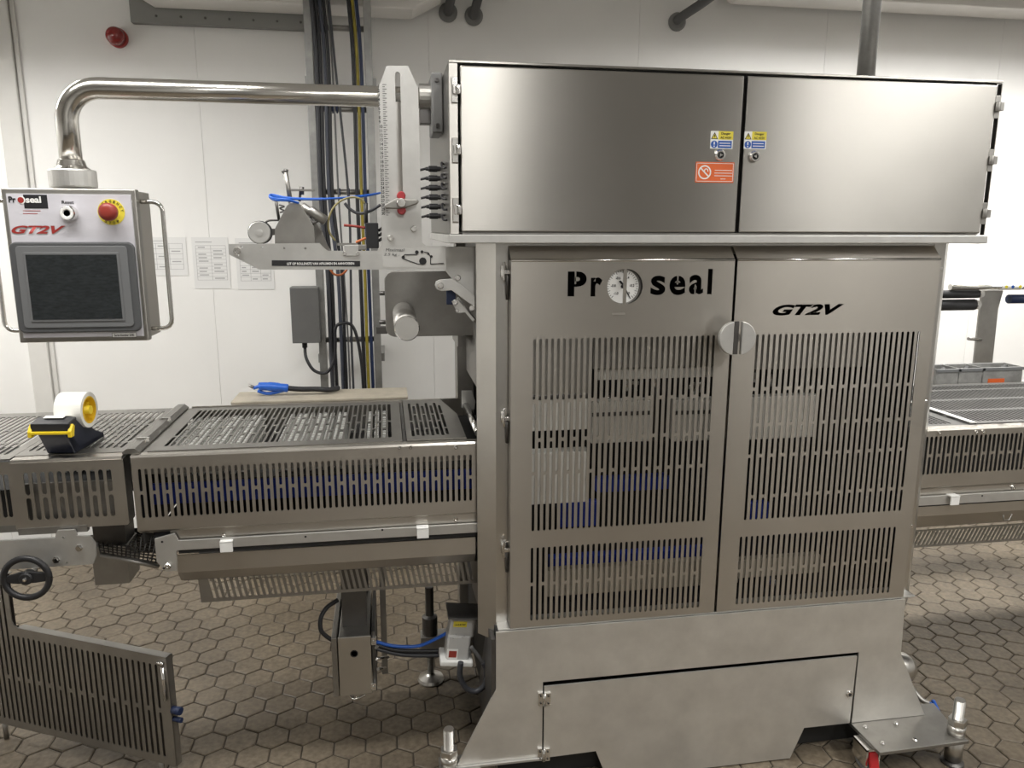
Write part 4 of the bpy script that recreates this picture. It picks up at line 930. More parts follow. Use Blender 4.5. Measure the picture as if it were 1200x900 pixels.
MB().yz([(IY, IZ-0.006), (IY+0.003, IZ), (IY+0.03, IZ), (IY+0.03, IZ-0.003), (IY+0.006, IZ-0.003), (IY+0.003, IZ-0.006)], x0, x1).yz([(IY, zg0), (IY+0.003, zg0), (IY+0.022, zg0-0.012), (IY+0.02, zg0-0.015)], x0, x1).box(x0, x0+0.003, IY+0.003, IY+0.02, zg0, IZ-0.003).build('guard_fold', 'guard_steel', fg)
for px, py in ((468, 524.5), (481, 524), (534, 524)): screw(at(px, py, IY), 0.0055, fg, 'screw', 'chrome')
# top guards with slots running across the belt
def top_guard(xa, xb, ya, yb, z, n, m0, mat_, parent, ybr, w_=0.0105):
    hs = []
    for i in range(n):
        x = xa+m0+(xb-xa-2*m0)*i/(n-1)
        cuts = ybr[i % 2]
        e = [ya+0.045]+[q for c in cuts for q in (c-0.007, c+0.007)]+[yb-0.05]
        for k in range(0, len(e), 2): hs.append(slot(x, e[k], e[k+1], w_))
    return sheet('top_guard', [(xa, ya), (xb, ya), (xb, yb), (xa, yb)], hs, 0.003, (0, 0, z), (1, 0, 0), (0, 1, 0), mat_, parent)
txb = atz(470, 500, IZ).x
top_guard(x0+0.035, txb-0.0, IY+0.031, IB, IZ+0.001, 40, 0.035, 'top_steel', ic, ([0.3, 0.48], [0.39]))
a = atz(475, 500, IZ).x; b = atz(537, 500, IZ).x
hs = []
for i in range(8):
    x = a+0.02+(b-a-0.06)*i/7
    for q in ([IY+.08, 0.27, .285, .45, .465, IB-.1] if i % 2 else [IY+.07, 0.36, .375, IB-.06]), : 
        for k in range(0, len(q), 2): hs.append(slot(x, q[k], q[k+1], 0.009))
sheet('top_guard', [(a, IY+0.031), (b+0.01, IY+0.031), (b+0.01, 0.45), (b-0.03, IB), (a, IB)], hs, 0.003, (0, 0, IZ+0.003), (1, 0, 0), (0, 1, 0), 'top_steel', ic)
MB().box(txb+0.002, a-0.002, IY+0.01, IB, IZ-0.02, IZ-0.004).build('cross_strap', 'dark_steel', ic)
MB().box(x0+0.03, x1, IB-0.004, IB+0.002, 0.8, IZ+0.006).build('rear_guard', 'guard_steel', ic)
MB().box(x0, x0+0.034, IY+0.031, IB, IZ-0.004, IZ-0.001).build('end_strip', 'top_steel', ic)
# belt: blue carcass with rows of white links
zbl1, zbl0 = at(300, 562, IY+.05).z, at(300, 586, IY+.05).z
MB().box(x0+0.03, x1, IY+0.05, IB-0.06, zbl0, zbl1).build('belt', 'belt_blue', ic, bevel=0.004)
MB().box(x0+0.03, x1, IY+0.055, IB-0.06, zbl1+0.002, 0.965).build('belt_bed', 'interior_dark', ic)
MB().box(x0+0.008, x0+0.014, IY+0.012, IB-0.01, 0.8, IZ-0.006).build('end_shade_wall', 'interior_dark', ic)  # dark cap added so the slots look shaded, hiding the lit wall
MB().box(x0+0.02, x1, IY+0.03, IY+0.045, 0.995, 1.02).build('belt_rail', 'dull_steel', ic)
g = MB()
for xa_, xb_ in ((x0+0.06, x0+0.30), (x0+0.36, x0+0.56), (x0+0.62, x0+0.70)):
    nx = int((xb_-xa_)/0.022)
    for i in range(nx):
        for j in range(15):
            x = xa_+0.022*i; y = IY+0.09+0.029*j+(0.0145 if i % 2 else 0)
            g.box(x, x+0.013, y, y+0.02, 0.966, IZ-0.022)
tag(g.build('belt_links', 'link_white', ic), kind='stuff')
MB().box(x0+0.03, x1, IY+0.02, IB-0.02, 0.80, 0.815).build('drip_pan', 'interior_dark', ic)
MB().box(x0+0.5, x1, IY+0.1, IB-0.05, 0.84, 0.9).build('drive_housing', 'interior_dark', ic)
# frame below the guard
zr1, zr0 = at(380, 623.5, IY).z, at(380, 634.5, IY).z
MB().box(at(185, 630, IY).x+0.03, x1+0.1, IY+0.012, IY+0.02, zr0-0.01, zg0-0.008).build('side_frame', 'guard_steel', ic)
ex0, ex1 = at(183, 650, IY).x, at(207, 650, IY).x; ze1, ze0 = at(195, 629, IY).z, at(200, 669, IY).z
MB().xz([(ex0, ze1-0.004), (ex0+0.05, ze1+0.008), (ex1, ze1+0.008), (ex1+0.008, zr1), (x1, zr1), (x1, zr0), (ex1+0.003, zr0), (ex1, zr0-0.006), (ex1-0.002, ze0), (ex0+0.022, ze0), (ex0, ze0+0.03)], IY-0.002, IY+0.006).build('edge_rail', 'blasted_plate', ic, bevel=0.001)
for px, py in ((190, 634), (358, 628), (448, 620), (192, 665)): MB().lathe([(0.0032, 0), (0.0032, 0.0006)], at(px, py+1, IY-0.002), 'Y', 10).build('rivet_hole', 'gasket', ic)
for px, py, r in ((262, 627, .006), (534, 608, .007), (197, 663, .009)): screw(at(px, py, IY+0.012 if py < 650 else IY-0.002), r, ic, 'screw', 'chrome')
for px, py in ((265.5, 640), (495.5, 624)):
    p = at(px, py, IY-0.01); MB().box(p.x-0.017, p.x+0.017, IY-0.016, IY-0.011, p.z-0.016, p.z+0.014).box(p.x-0.017, p.x+0.017, IY-0.016, IY+0.01, p.z+0.011, p.z+0.016).build('white_clip', 'ink_white', ic, bevel=0.001)
MB().box(ex1+0.004, x1, IY+0.008, IY+0.011, zr0-0.014, zr0).build('shadow_gap', 'gasket', ic)
zt1, zt0 = at(380, 641, IY).z, at(380, 661, IY).z
MB().yz([(IY+0.004, zt1), (IY+0.004, zt0), (IY+0.03, zt0-0.035), (IY+0.033, zt0-0.033), (IY+0.008, zt0+0.001), (IY+0.008, zt1)], at(207, 660, IY).x, x1-0.02).build('lower_tray', 'guard_steel', ic)
MB().box(at(210, 660, IY).x, x1, IY+0.03, IB-0.1, zt0-0.036, zt0-0.033).build('tray_floor', 'dark_steel', ic)
# slotted guards under the tray
for Yq, lab in ((0.2, 'front'), (0.5, 'rear')):
    a = at(238, 678, 0.2); zq1 = at(390, 664, 0.2).z; zq0 = at(390, 695, 0.2).z
    hs = []
    for i in range(60):
        x = a.x+0.025+0.0165*i
        if x < x1-0.02: hs.append([(x, zq0+0.010), (x+0.0085, zq0+0.010), (x-0.0045, zq1-0.004), (x-0.013, zq1-0.004)])
    sheet('under_guard', [(a.x-0.01, zq0), (x1-0.0, zq0), (x1-0.0, zq1), (a.x-0.015, zq1)], hs, 0.003, (0, Yq, 0), (1, 0, 0), (0, 0, 1), 'dull_steel', ic)
# roller at the machine mouth
MB().box(b+0.015, L0+0.02, IY+0.05, IB, 0.99, 1.0).build('mouth_plate', 'interior_dark', ic)
p = at(548, 478, 0.5); MB().cyl(V(0.262, 0.2, 1.062), V(0.262, 0.56, 1.062), 0.012, 16).build('mouth_roller', 'chrome', ic)
MB().xz([dp(*q, 0.56) for q in ((541, 470), (541, 458), (553, 458), (557, 470), (556, 480), (541, 478))], 0.56, 0.566).build('roller_bracket', 'blasted_plate', ic, bevel=0.001)

# ridge where the two guards meet
t = thing('guard_hinge_strip', 'raised steel strip between the two infeed guards with two clips', 'strip', (-0.71, 0.4, IZ))
rx = x0-0.006
MB().prism([(-0.02, 0.0), (-0.02, 0.006), (-0.008, 0.014), (0.012, 0.014), (0.024, 0.004), (0.024, 0.0)], lambda u_, v_, w_: V(rx+u_, w_, IZ+v_), IY+0.02, IB+0.005).build('strip', 'top_steel', t)
for y in (0.24, 0.47): MB().box(rx-0.012, rx+0.022, y, y+0.006, IZ+0.006, IZ+0.018).build('clip', 'chrome', t)

# end section of the infeed
t = thing('conveyor_end_guard', 'shorter slotted steel guard at the left end of the infeed carrying the tape dispenser', 'guard', (-0.86, 0.4, 0.8))
ax0, ax1 = at(16, 590, IY).x, at(150, 590, IY).x; az1 = IZ-0.006; az0 = at(80, 618, IY).z
hs = []
for i in range(11):
    x = at(34, 580, IY).x+(at(131, 580, IY).x-at(34, 580, IY).x)*i/10
    z1_, z0_ = at(80, 551, IY).z, at(80, 607, IY).z; m_ = (z1_+z0_)/2
    if i % 2 == 0: hs += [slot(x, z0_, m_-0.004, 0.012), slot(x, m_+0.004, z1_, 0.012)]
    else: hs += [slot(x, z0_, z1_, 0.012)]
sheet('front_guard', rrect(ax0, ax1, az0, az1, 0.008), hs, 0.003, (0, IY-0.0035, 0), (1, 0, 0), (0, 0, 1), 'guard_steel', t)
MB().yz([(IY-0.005, az1-0.004), (IY, IZ+0.001), (IY+0.04, IZ+0.001), (IY+0.04, IZ-0.003), (IY, IZ-0.004), (IY-0.003, az1-0.006)], ax0+0.004, ax1-0.004).box(ax1-0.004, ax1-0.001, IY-0.002, IY+0.05, az0+0.004, az1).box(ax0+0.001, ax0+0.004, IY-0.002, IY+0.05, az0+0.004, az1).build('guard_fold', 'guard_steel', t)
top_guard(ax0, rx-0.022, IY+0.036, IB, IZ+0.001, 14, 0.02, 'top_steel', t, ([0.34], [0.26, 0.46]), 0.009)
g = MB()
for i in range(10):
    for j in range(14):
        x = ax0+0.03+0.019*i; y = IY+0.12+0.03*j+(0.015 if i % 2 else 0); 
        if 0.3 < y: g.box(x, x+0.012, y, y+0.02, 0.961, IZ-0.022)
tag(g.build('belt_links', 'link_white', t), kind='stuff')
MB().box(ax0, ax1, IY+0.06, IB-0.05, 0.94, 0.96).build('belt', 'interior_dark', t)
MB().box(ax0+0.01, ax1-0.02, IY+0.02, IY+0.03, az0+0.004, az0+0.12).build('inner_plate', 'dull_steel', t)
t = thing('conveyor_far_guard', 'slotted steel guard cut by the left edge of the photo', 'guard', (-1.3, 0.4, 0.8))
hs = [slot(at(q, 580, IY+.01).x, at(5, 607, IY+.01).z, at(5, 556, IY+.01).z, 0.011) for q in (9.5, 3)]
hs += [slot(at(3, 580, IY+.01).x-0.026*k, at(5, 607, IY+.01).z, at(5, 556, IY+.01).z, 0.011) for k in range(1, 14)]
sheet('front_guard', [(-1.5, az0+0.01), (ax0-0.004, az0+0.01), (ax0-0.004, az1), (-1.5, az1)], hs, 0.003, (0, IY+0.012, 0), (1, 0, 0), (0, 0, 1), 'guard_steel', t)
top_guard(-1.5, ax0-0.003, IY+0.014, IB, IZ, 26, 0.03, 'top_steel', t, ([0.3], [0.45]), 0.011)
MB().box(-1.5, ax0, IY+0.06, IB-0.05, 0.94, 0.96).build('belt', 'interior_dark', t)
MB().box(-1.5, ax0-0.01, IY+0.06, IY+0.07, az0+0.012, 0.94).build('inner_plate', 'interior_dark', t)  # dark plate added behind the slots in place of shade
# bracket plate with handwheel under it
HY = 0.1
def hp(px, py): q = at(px, py, HY); return (q.x, q.z)
t = thing('conveyor_side_plate', 'pale side plate under the left conveyor end behind the handwheel', 'plate', (hp(60, 660)[0], HY, hp(60, 664)[1]))
pl = [(-1.4, hp(0, 634)[1]), hp(64, 630.5), hp(67, 622), hp(87, 621), hp(90, 628), hp(105, 628.5), hp(112, 638), hp(112.5, 652), hp(109, 661), (-1.4, hp(0, 669)[1]+0.0)]
sheet('plate', pl, [arc(*hp(74.5, 630), 0.0035, 0, 360, 8)[:-1], arc(*hp(78.5, 659.5), 0.003, 0, 360, 8)[:-1]], 0.008, (0, HY+0.004, 0), (1, 0, 0), (0, 0, 1), 'blasted_plate', t)
for px, py in ((93, 642), (66, 656)): MB().lathe([(0.0095, 0), (0.0095, 0.002), (0.007, 0.002), (0.007, 0.008), (0.004, 0.008)], at(px, py, HY), 'Y', 6).build('bolt', 'chrome', t)
MB().box(-1.4, hp(12, 620)[0], HY+0.06, HY+0.07, hp(0, 634)[1], az0+0.01).build('rear_web', 'dull_steel', t)
MB().box(hp(18, 620)[0], hp(100, 620)[0], HY+0.012, HY+0.03, hp(30, 629)[1], az0+0.006).build('support_bar', 'dull_steel', t)
hc = at(31, 677.5, HY-0.04)
t = thing('handwheel', 'black plastic handwheel with two spokes at the left conveyor end', 'handwheel', hc)
ring = [V(hc.x+0.055*math.cos(2*PI*k/36), hc.y, hc.z+0.055*math.sin(2*PI*k/36)) for k in range(37)]
MB().tube(ring, 0.0085, 10, cap=False).build('rim', 'black_plastic', t)
MB().xz([(hc.x-0.053, hc.z-0.009), (hc.x-0.02, hc.z-0.014), (hc.x+0.02, hc.z-0.014), (hc.x+0.053, hc.z-0.011), (hc.x+0.053, hc.z+0.011), (hc.x+0.012, hc.z+0.018), (hc.x-0.012, hc.z+0.018), (hc.x-0.053, hc.z+0.007)], hc.y-0.004, hc.y+0.006).build('spoke_bar', 'black_plastic', t, bevel=0.002)
MB().lathe([(0.017, -0.02), (0.017, 0.006), (0.014, 0.009), (0.0, 0.009)], hc, 'Y', 24).build('hub', 'black_plastic', t)
MB().lathe([(0.006, 0.009), (0.005, 0.013), (0.0, 0.014)], hc, 'Y', 12).build('hub_screw', 'chrome', t)
MB().cyl(hc+V(0, 0.01, 0), V(hc.x, HY+0.01, hc.z), 0.008, 12).build('shaft', 'dull_steel', t)
# chute, mesh and leg between the plates
p = at(130, 668, 0.3)
t = thing('conveyor_leg_box', 'dull steel box leg end under the infeed guards', 'leg', (p.x, 0.33, at(130, 685, 0.3).z))
MB().box(at(109, 668, .3).x, at(155, 668, .3).x-0.01, 0.3, 0.4, at(130, 685, .3).z, at(130, 640, .3).z).build('box', 'dull_steel', t, bevel=0.002)
MB().box(at(112, 668, .3).x, at(150, 668, .3).x, 0.31, 0.39, at(130, 640, .3).z, 0.8).build('post', 'dark_steel', t)
t = thing('mesh_chute', 'dark wire mesh chute hanging under the guard joint', 'mesh chute', (at(150, 655, .25).x, 0.3, at(150, 660, .25).z))
c00 = at(118, 650, 0.18); c10 = at(186, 664, 0.18); c01 = at(112, 624, 0.42); c11 = at(196, 628, 0.42)
g = MB()
for i in range(15):
    f_ = i/14; g.tube([c00.lerp(c10, f_), c01.lerp(c11, f_)], 0.0022, 5)
for i in range(11):
    f_ = i/10; g.tube([c00.lerp(c01, f_), c10.lerp(c11, f_)], 0.0022, 5)
g.build('mesh', 'dark_steel', t)
MB().tube([c00, c10], 0.007, 8).build('front_edge', 'dull_steel', t)
MB().xz([dp(*q, 0.42) for q in ((108, 622), (200, 620), (200, 650), (108, 648))], 0.43, 0.436).build('back_sheet', 'interior_dark', t)

# ------------------------------------------------------------------ under the infeed
KY = 0.24
t = thing('drive_box', 'hanging grey drive box with a black plug hole under the infeed conveyor', 'drive unit', (at(417, 815, KY).x, 0.4, at(417, 815, KY).z))
def kp(px, py, Y=KY): return at(px, py, Y)
ztop = kp(417, 745).z; zbot = kp(417, 813).z
xk0, xk1 = kp(398, 780).x, kp(435, 780).x
MB().box(xk0, xk1, KY, KY+0.35, zbot, ztop).build('body', 'dull_steel', t, bevel=0.003)
MB().box(xk0-0.002, xk1+0.002, KY-0.006, KY, zbot, ztop).build('front_cover', 'frame_steel', t, bevel=0.002)
MB().box(kp(389.5, 780).x, kp(396, 780).x, KY-0.002, KY+0.36, zbot-0.004, ztop-0.002).build('side_rail', 'dull_steel', t, bevel=0.002)
MB().box(xk1+0.004, kp(441, 780).x, KY+0.0, KY+0.3, zbot+0.004, ztop+0.01).build('side_rail', 'dark_steel', t, bevel=0.002)
MB().lathe([(0.012, 0), (0.012, 0.001), (0.009, 0.001), (0.009, -0.0)], kp(415, 766, KY-0.006), 'Y', 20).build('plug_hole', 'gasket', t)
for py in (750, 803): p = kp(438, py, KY-.002); MB().box(p.x-0.008, p.x+0.008, KY-0.012, KY, p.z-0.012, p.z+0.012).lathe([(0.005, 0), (0.005, 0.004)], V(p.x, KY-0.012, p.z), 'Y', 10).build('clamp', 'chrome', t, bevel=0.001)
MB().tube(smooth_path([kp(408, 813), kp(413, 819), kp(420, 818), kp(428, 814)]), 0.004, 8).build('wire_clip', 'chrome', t)
for y in (KY+0.06, KY+0.3): MB().box(xk0+0.01, xk1-0.01, y, y+0.03, ztop, zt0-0.03).build('hanger', 'dark_steel', t)
MB().box(kp(445, 700, .5).x, kp(452, 700, .5).x, 0.5, 0.53, kp(450, 790, .5).z, zt0-0.03).build('strut', 'dull_steel', t)
MB().cyl(kp(441, 758), kp(447, 756, .3), 0.006, 8).cyl(kp(441, 772), kp(455, 770, .3), 0.005, 8).cyl(kp(443, 784), kp(452, 783, .3), 0.005, 8).build('stud', 'chrome', t)
MB().tube(smooth_path([kp(396, 703, .3), kp(383, 712, .28), kp(376, 724, .26), kp(376, 738, .25), kp(383, 746, .25), kp(391, 751, .25)]), 0.007, 8).build('hose', 'black_rubber', t)
v = atz(505, 797, 0.0)
t = MB().lathe([(0.047, 0), (0.049, 0.006), (0.045, 0.016), (0.02, 0.026), (0.014, 0.03), (0.0, 0.03)], v, 'Z', 32).build('foot_pad', 'frame_steel', ic); tag(t, 'round steel foot pad on the floor')
zz = lambda py: at(505, py, v.y).z
MB().cyl(v+V(0, 0, 0.028), V(v.x, v.y, zz(705)), 0.0125, 14).build('threaded_rod', 'dull_steel', t)
MB().lathe([(0.021, zz(768)), (0.021, zz(745)), (0.028, zz(743)), (0.028, zz(722)), (0.0155, zz(720)), (0.0155, zz(687)), (0.0, zz(687))], (v.x, v.y, 0), 'Z', 20).build('leg_sleeve', 'dark_steel', t)
MB().box(v.x-0.035, v.x+0.3, v.y-0.03, v.y+0.03, zz(765), zz(742)).build('leg_bracket', 'dull_steel', t, bevel=0.002)
# safety switch on the machine side
GY = 0.18
t = thing('safety_switch', 'pale grey safety switch with yellow label beside the machine post', 'switch', (at(535, 780, GY).x, GY+.03, at(535, 780, GY).z))
def sp_(px, py, Y=GY): return at(px, py, Y)
tilt = Matrix.Translation(sp_(535, 778)) @ Matrix.Rotation(math.radians(7), 4, 'Y')
H_ = sp_(540, 718).z-sp_(537, 778).z
MB().box(-0.036, 0.036, 0, 0.07, 0.012, H_*0.55, tilt).box(-0.034, 0.045, 0.004, 0.07, H_*0.5, H_*0.88, tilt).build('body', 'white_plastic', t, bevel=0.006)
MB().box(-0.052, 0.05, -0.012, 0.075, -0.004, 0.014, tilt).build('base', 'ink_white', t, bevel=0.004)
MB().box(-0.024, 0.018, -0.0012, -0.0002, H_*0.70+0.002, H_*0.82, tilt @ Matrix.Translation((0, 0.004, 0))).build('yellow_label', 'sign_yellow', t)
tx = tilt @ V(-0.003, 0.0015, H_*0.765)
text('14-0.8 bar', tx, 0.034, 0.006, 'ink_black', t, bold=0.02)
MB().box(-0.028, -0.004, -0.001, 0, 0.022, 0.044, tilt).build('red_label', 'button_red', t)
MB().box(-0.034, 0.0, -0.0006, 0.0002, 0.016, 0.05, tilt).build('white_label', 'ink_white', t)
MB().box(-0.045, 0.06, -0.015, 0.09, H_*0.9, H_*0.93, tilt).build('top_cover', 'dark_steel', t, bevel=0.002)
for dx, dz in ((-0.012, 0.58), (0.008, 0.52), (0.014, 0.56), (-0.02, 0.5)): MB().lathe([(0.003, 0), (0.002, 0.001)], tilt @ V(dx, 0.0, H_*dz), 'Y', 8).build('screw', 'ink_grey', t)
MB().yz([(0.16, 0.54), (0.5, 0.54), (0.5, 0.42), (0.16, 0.45)], L0-0.02, L0-0.012).build('mount', 'dark_steel', t)
HOSES = [([(441, 752), (462, 757), (490, 757), (512, 748), (523, 742)], 'hose_blue', 'blue hose from the drive box to the safety switch', .0055),
         ([(441, 756), (465, 762), (500, 763), (525, 762)], 'cable_dark', 'upper black hose from the drive box', .007),
         ([(441, 760), (470, 767), (505, 768), (530, 766)], 'cable_grey', 'lower grey hose from the drive box', .007),
         ([(540, 776), (539, 792), (546, 806), (558, 810), (568, 802), (570, 786), (566, 776)], 'cable_grey', 'grey hose loop hanging below the safety switch', .009),
         ([(552, 758), (560, 768), (568, 778), (575, 776), (579, 766)], 'cable_light', 'pale hose bend behind the machine post foot', .006)]
for pts, m_, lab, r in HOSES:
    o = MB().tube(smooth_path([at(px, py, 0.25 if px < 538 else 0.16) for px, py in pts]), r, 8).build('hose', m_); tag(o, lab, 'hose')

# ------------------------------------------------------------------ tape dispenser
v = atz(72, 531, IZ+0.004)
tx0 = v.x; ty = v.y; tz = IZ+0.0035
t = thing('tape_dispenser', 'dark navy tape dispenser with yellow blade bar on the conveyor guard', 'tape dispenser', (tx0, ty, tz))
rot = Matrix.Translation((tx0, ty, tz)) @ Matrix.Rotation(math.radians(-6), 4, 'Z')
def loc(x, y, z): return rot @ V(x, y, z)
prof = [(0.0, 0.0), (0.17, 0.0), (0.17, 0.012), (0.12, 0.034), (0.085, 0.06), (0.05, 0.066), (0.02, 0.092), (-0.02, 0.092), (-0.04, 0.07)]
for s in (-0.036, 0.03): MB().prism(prof, lambda u_, v_, w_: loc(w_, u_, v_), s, s+0.006).build('side', 'dispenser_navy', t, bevel=0.002)
MB().prism([(0.0, 0.0), (0.17, 0.0), (0.17, 0.012), (0.03, 0.014), (-0.022, 0.072), (-0.04, 0.072)], lambda u_, v_, w_: loc(w_, u_, v_), -0.036, 0.036).build('base', 'dispenser_navy', t, bevel=0.003)
MB().prism([(-0.042, 0.067), (-0.042, 0.093), (0.0, 0.102), (0.0, 0.082)], lambda u_, v_, w_: loc(w_, u_, v_), -0.05, 0.05).build('blade_holder', 'black_plastic', t, bevel=0.003)
g = MB(); g.prism([(-0.048, 0.064), (-0.048, 0.072), (-0.04, 0.072), (-0.04, 0.064)], lambda u_, v_, w_: loc(w_, u_, v_), -0.054, 0.054)
for s in (-0.056, 0.046): g.prism([(-0.048, 0.056), (-0.048, 0.072), (-0.032, 0.09), (-0.024, 0.084), (-0.032, 0.056)], lambda u_, v_, w_: loc(w_, u_, v_), s, s+0.01)
g.build('blade_bar', 'tape_yellow', t, bevel=0.002)
rc = V(0.018, 0.085, 0.1); ro, ri = 0.05, 0.038
MB().tube([loc(-0.03, 0.085, 0.1), loc(0.03+0.018, 0.085, 0.1)], 0.012, 14).build('spool_axle', 'tape_yellow', t)
MB().prism([(0.075, 0.03), (0.095, 0.03), (0.095, 0.1), (0.075, 0.1)], lambda u_, v_, w_: loc(w_, u_, v_), -0.036, -0.031).build('spool_post', 'dispenser_navy', t)
rl = thing('tape_roll', 'white roll of packing tape with yellow core in the dispenser', 'tape', loc(0.01, 0.085, 0.05))
def ring_mesh(r0, r1, xa, xb, n=40):
    vs = []; fs = []
    for r_, x_ in ((r1, xa), (r1, xb), (r0, xb), (r0, xa)):
        for k in range(n): vs.append(loc(x_, 0.085+r_*math.cos(2*PI*k/n), 0.1+r_*math.sin(2*PI*k/n)))
    for i in range(4):
        for k in range(n): fs.append((i*n+k, i*n+(k+1) % n, ((i+1) % 4)*n+(k+1) % n, ((i+1) % 4)*n+k))
    return MB().add(vs, fs)
ring_mesh(ri, ro, -0.028, 0.044).build('tape', 'tape_white', rl, bevel=0.001)
ring_mesh(ri-0.003, ri-0.0001, -0.0285, 0.0445).build('core', 'tape_core', rl)
g = MB()
for k in range(3):
    an = 2*PI*k/3+0.4; c_, s_ = math.cos(an), math.sin(an)
    g.add([loc(x_, 0.085+c_*r_-s_*q_, 0.1+s_*r_+c_*q_) for x_ in (0.012, 0.03) for r_ in (0.011, 0.0345) for q_ in (-0.004, 0.004)], [(0, 1, 3, 2), (4, 6, 7, 5), (0, 4, 5, 1), (2, 3, 7, 6), (0, 2, 6, 4), (1, 5, 7, 3)])
g.build('spool_spokes', 'tape_yellow', rl)
pts = [(0.085-ro*0.95, 0.1-ro*0.2), (0.03, 0.094), (-0.002, 0.103), (-0.018, 0.101)]
MB().prism(pts+[(y_, z_-0.0012) for y_, z_ in pts[::-1]], lambda u_, v_, w_: loc(w_, u_, v_+0.002), -0.027, 0.024).build('tape_tail', 'tape_white', rl)

# ------------------------------------------------------------------ opened lower guard at the left
P0 = atz(0, 847, 0.06); P1 = atz(206, 898, 0.06)
u_ = (P1-P0); Lg = u_.length; u_.normalize()
def gate_uv(px, py):
    n = Vector((u_.y, -u_.x, 0)); d = ray(px, py); k = (P0-CAM).dot(n)/d.dot(n); q = CAM+d*k
    return (q-P0).dot(u_), q.z
t = thing('open_guard_gate', 'slotted steel guard gate swung open at the lower left', 'guard gate', (P1.x, P1.y, 0.0))
A1 = gate_uv(195, 766); A0 = gate_uv(30, 741); T = gate_uv(10, 674)
top = (A1[1]+A0[1])/2; tall = T[1]; xe = A1[0]; xs = gate_uv(13, 720)[0]
xL = -0.35
outl = [(xL, 0.06), (xe, 0.06), (xe, top), (xs+0.02, top)] + [(xs+0.006, top+0.006), (xs, top+0.02), (xs, tall), (xL, tall)]
hs = []
n = 27; xa_ = gate_uv(17, 755)[0]; xb_ = gate_uv(183, 780)[0]
pitch = (xb_-xa_)/(n-1)
for i in range(-14, n):
    x = xa_+pitch*i; zt_ = top-0.03 if x > xs-0.01 else tall-0.025; mz = 0.06+(top-0.06)*0.5
    if i % 2 == 0: hs += [slot(x, 0.085, mz-0.006, pitch*0.42), slot(x, mz+0.006, zt_, pitch*0.42)]
    else: hs.append(slot(x, 0.085, zt_, pitch*0.42))
sheet('slotted_sheet', outl, hs, 0.003, (P0.x, P0.y, 0), u_, (0, 0, 1), 'dull_steel', t)
nrm = Vector((u_.y, -u_.x, 0))
sheet('back_sheet', [(xL+0.01, 0.066), (xe-0.006, 0.066), (xe-0.006, top-0.006), (xs-0.006, top-0.006), (xs-0.006, tall-0.006), (xL+0.01, tall-0.006)], [], 0.002, P0*1.0-Vector((0, 0, P0.z))-nrm*0.016, u_, (0, 0, 1), 'gate_shade', t)  # sheet added behind the slots, painted dark for the shaded floor there
def gl(a_, b_, c_): return P0*1.0+u_*a_+Vector((0, 0, b_-0.06))+nrm*c_
g = MB()
for q in ((xs+0.02, xe, top-0.003, top), (xL, xs, tall-0.003, tall)): g.add([gl(a_, b_, c_) for b_ in q[2:] for c_ in (-0.022, 0.003) for a_ in q[:2]], [(0, 2, 3, 1), (4, 5, 7, 6), (0, 1, 5, 4), (2, 6, 7, 3), (0, 4, 6, 2), (1, 3, 7, 5)])
g.add([gl(a_, b_, c_) for b_ in (0.06, top) for c_ in (-0.022, 0.003) for a_ in (xe-0.003, xe)], [(0, 2, 3, 1), (4, 5, 7, 6), (0, 1, 5, 4), (2, 6, 7, 3), (0, 4, 6, 2), (1, 3, 7, 5)])
g.build('folded_rim', 'dull_steel', t)
MB().tube([gl(xe-0.03, top-0.02, 0.006), gl(xe-0.008, top-0.02, 0.006)], 0.006, 8).build('hook', 'chrome', t)
MB().tube([gl(xe-0.014, top-0.03, 0.006), gl(xe-0.014, top-0.14, 0.006)], 0.005, 8).build('latch_rod', 'chrome', t)
for zq, r in ((top-0.175, 0.012), (top-0.205, 0.008)): MB().tube([gl(xe, zq, -0.005), gl(xe+0.028, zq, -0.005)], r, 12).build('knob', 'cable_navy', t)
for a_ in (0.01, Lg-0.06): MB().tube([gl(a_, 0.0, -0.008), gl(a_, 0.07, -0.008)], 0.008, 10).build('stub_leg', 'dull_steel', t)
MB().tube([gl(xL+0.01, 0.06, -0.012), gl(xL+0.01, tall, -0.012)], 0.01, 10).build('hinge_post', 'dull_steel', t)

# ------------------------------------------------------------------ outfeed conveyor
OY, OB = 0.15, 0.785
OZ = at(1094, 503, OY).z
oc_ = thing('outfeed_conveyor', 'stainless outfeed conveyor with slotted guards right of the machine', 'conveyor', (2.2, 0.45, 0.5))
x0, x1 = 1.676, 3.4
zg0 = at(1140, 568, OY).z; sza, szb = at(1140, 509.5, OY).z, at(1140, 553.5, OY).z
hs = []; pitch = (at(1200, 530, OY).x-at(1094, 535, OY).x)/20.4
for i in range(120):
    x = at(1094, 530, OY).x-0.045+pitch*i
    if x > x1-0.03: break
    if i % 2: hs.append(slot(x, szb, sza, 0.0092))
    else: m_ = (sza+szb)/2; hs += [slot(x, szb, m_-0.004, 0.0092), slot(x, m_+0.004, sza, 0.0092)]
fg = sheet('front_guard', [(x0, zg0), (x1, zg0), (x1, OZ-0.006), (x0, OZ-0.006)], hs, 0.003, (0, OY+0.0015, 0), (1, 0, 0), (0, 0, 1), 'guard_steel', oc_)
MB().yz([(OY, OZ-0.006), (OY+0.003, OZ), (OY+0.035, OZ), (OY+0.035, OZ-0.003), (OY+0.006, OZ-0.003), (OY+0.003, OZ-0.006)], x0, x1).yz([(OY, zg0), (OY+0.003, zg0), (OY+0.022, zg0-0.012), (OY+0.02, zg0-0.015)], x0, x1).build('guard_fold', 'guard_steel', fg)
for px, py in ((1101, 507), (1144, 506), (1152, 505.5)): screw(at(px, py, OY), 0.006, fg, 'screw', 'chrome')
sx = atz(1142, 498, OZ).x
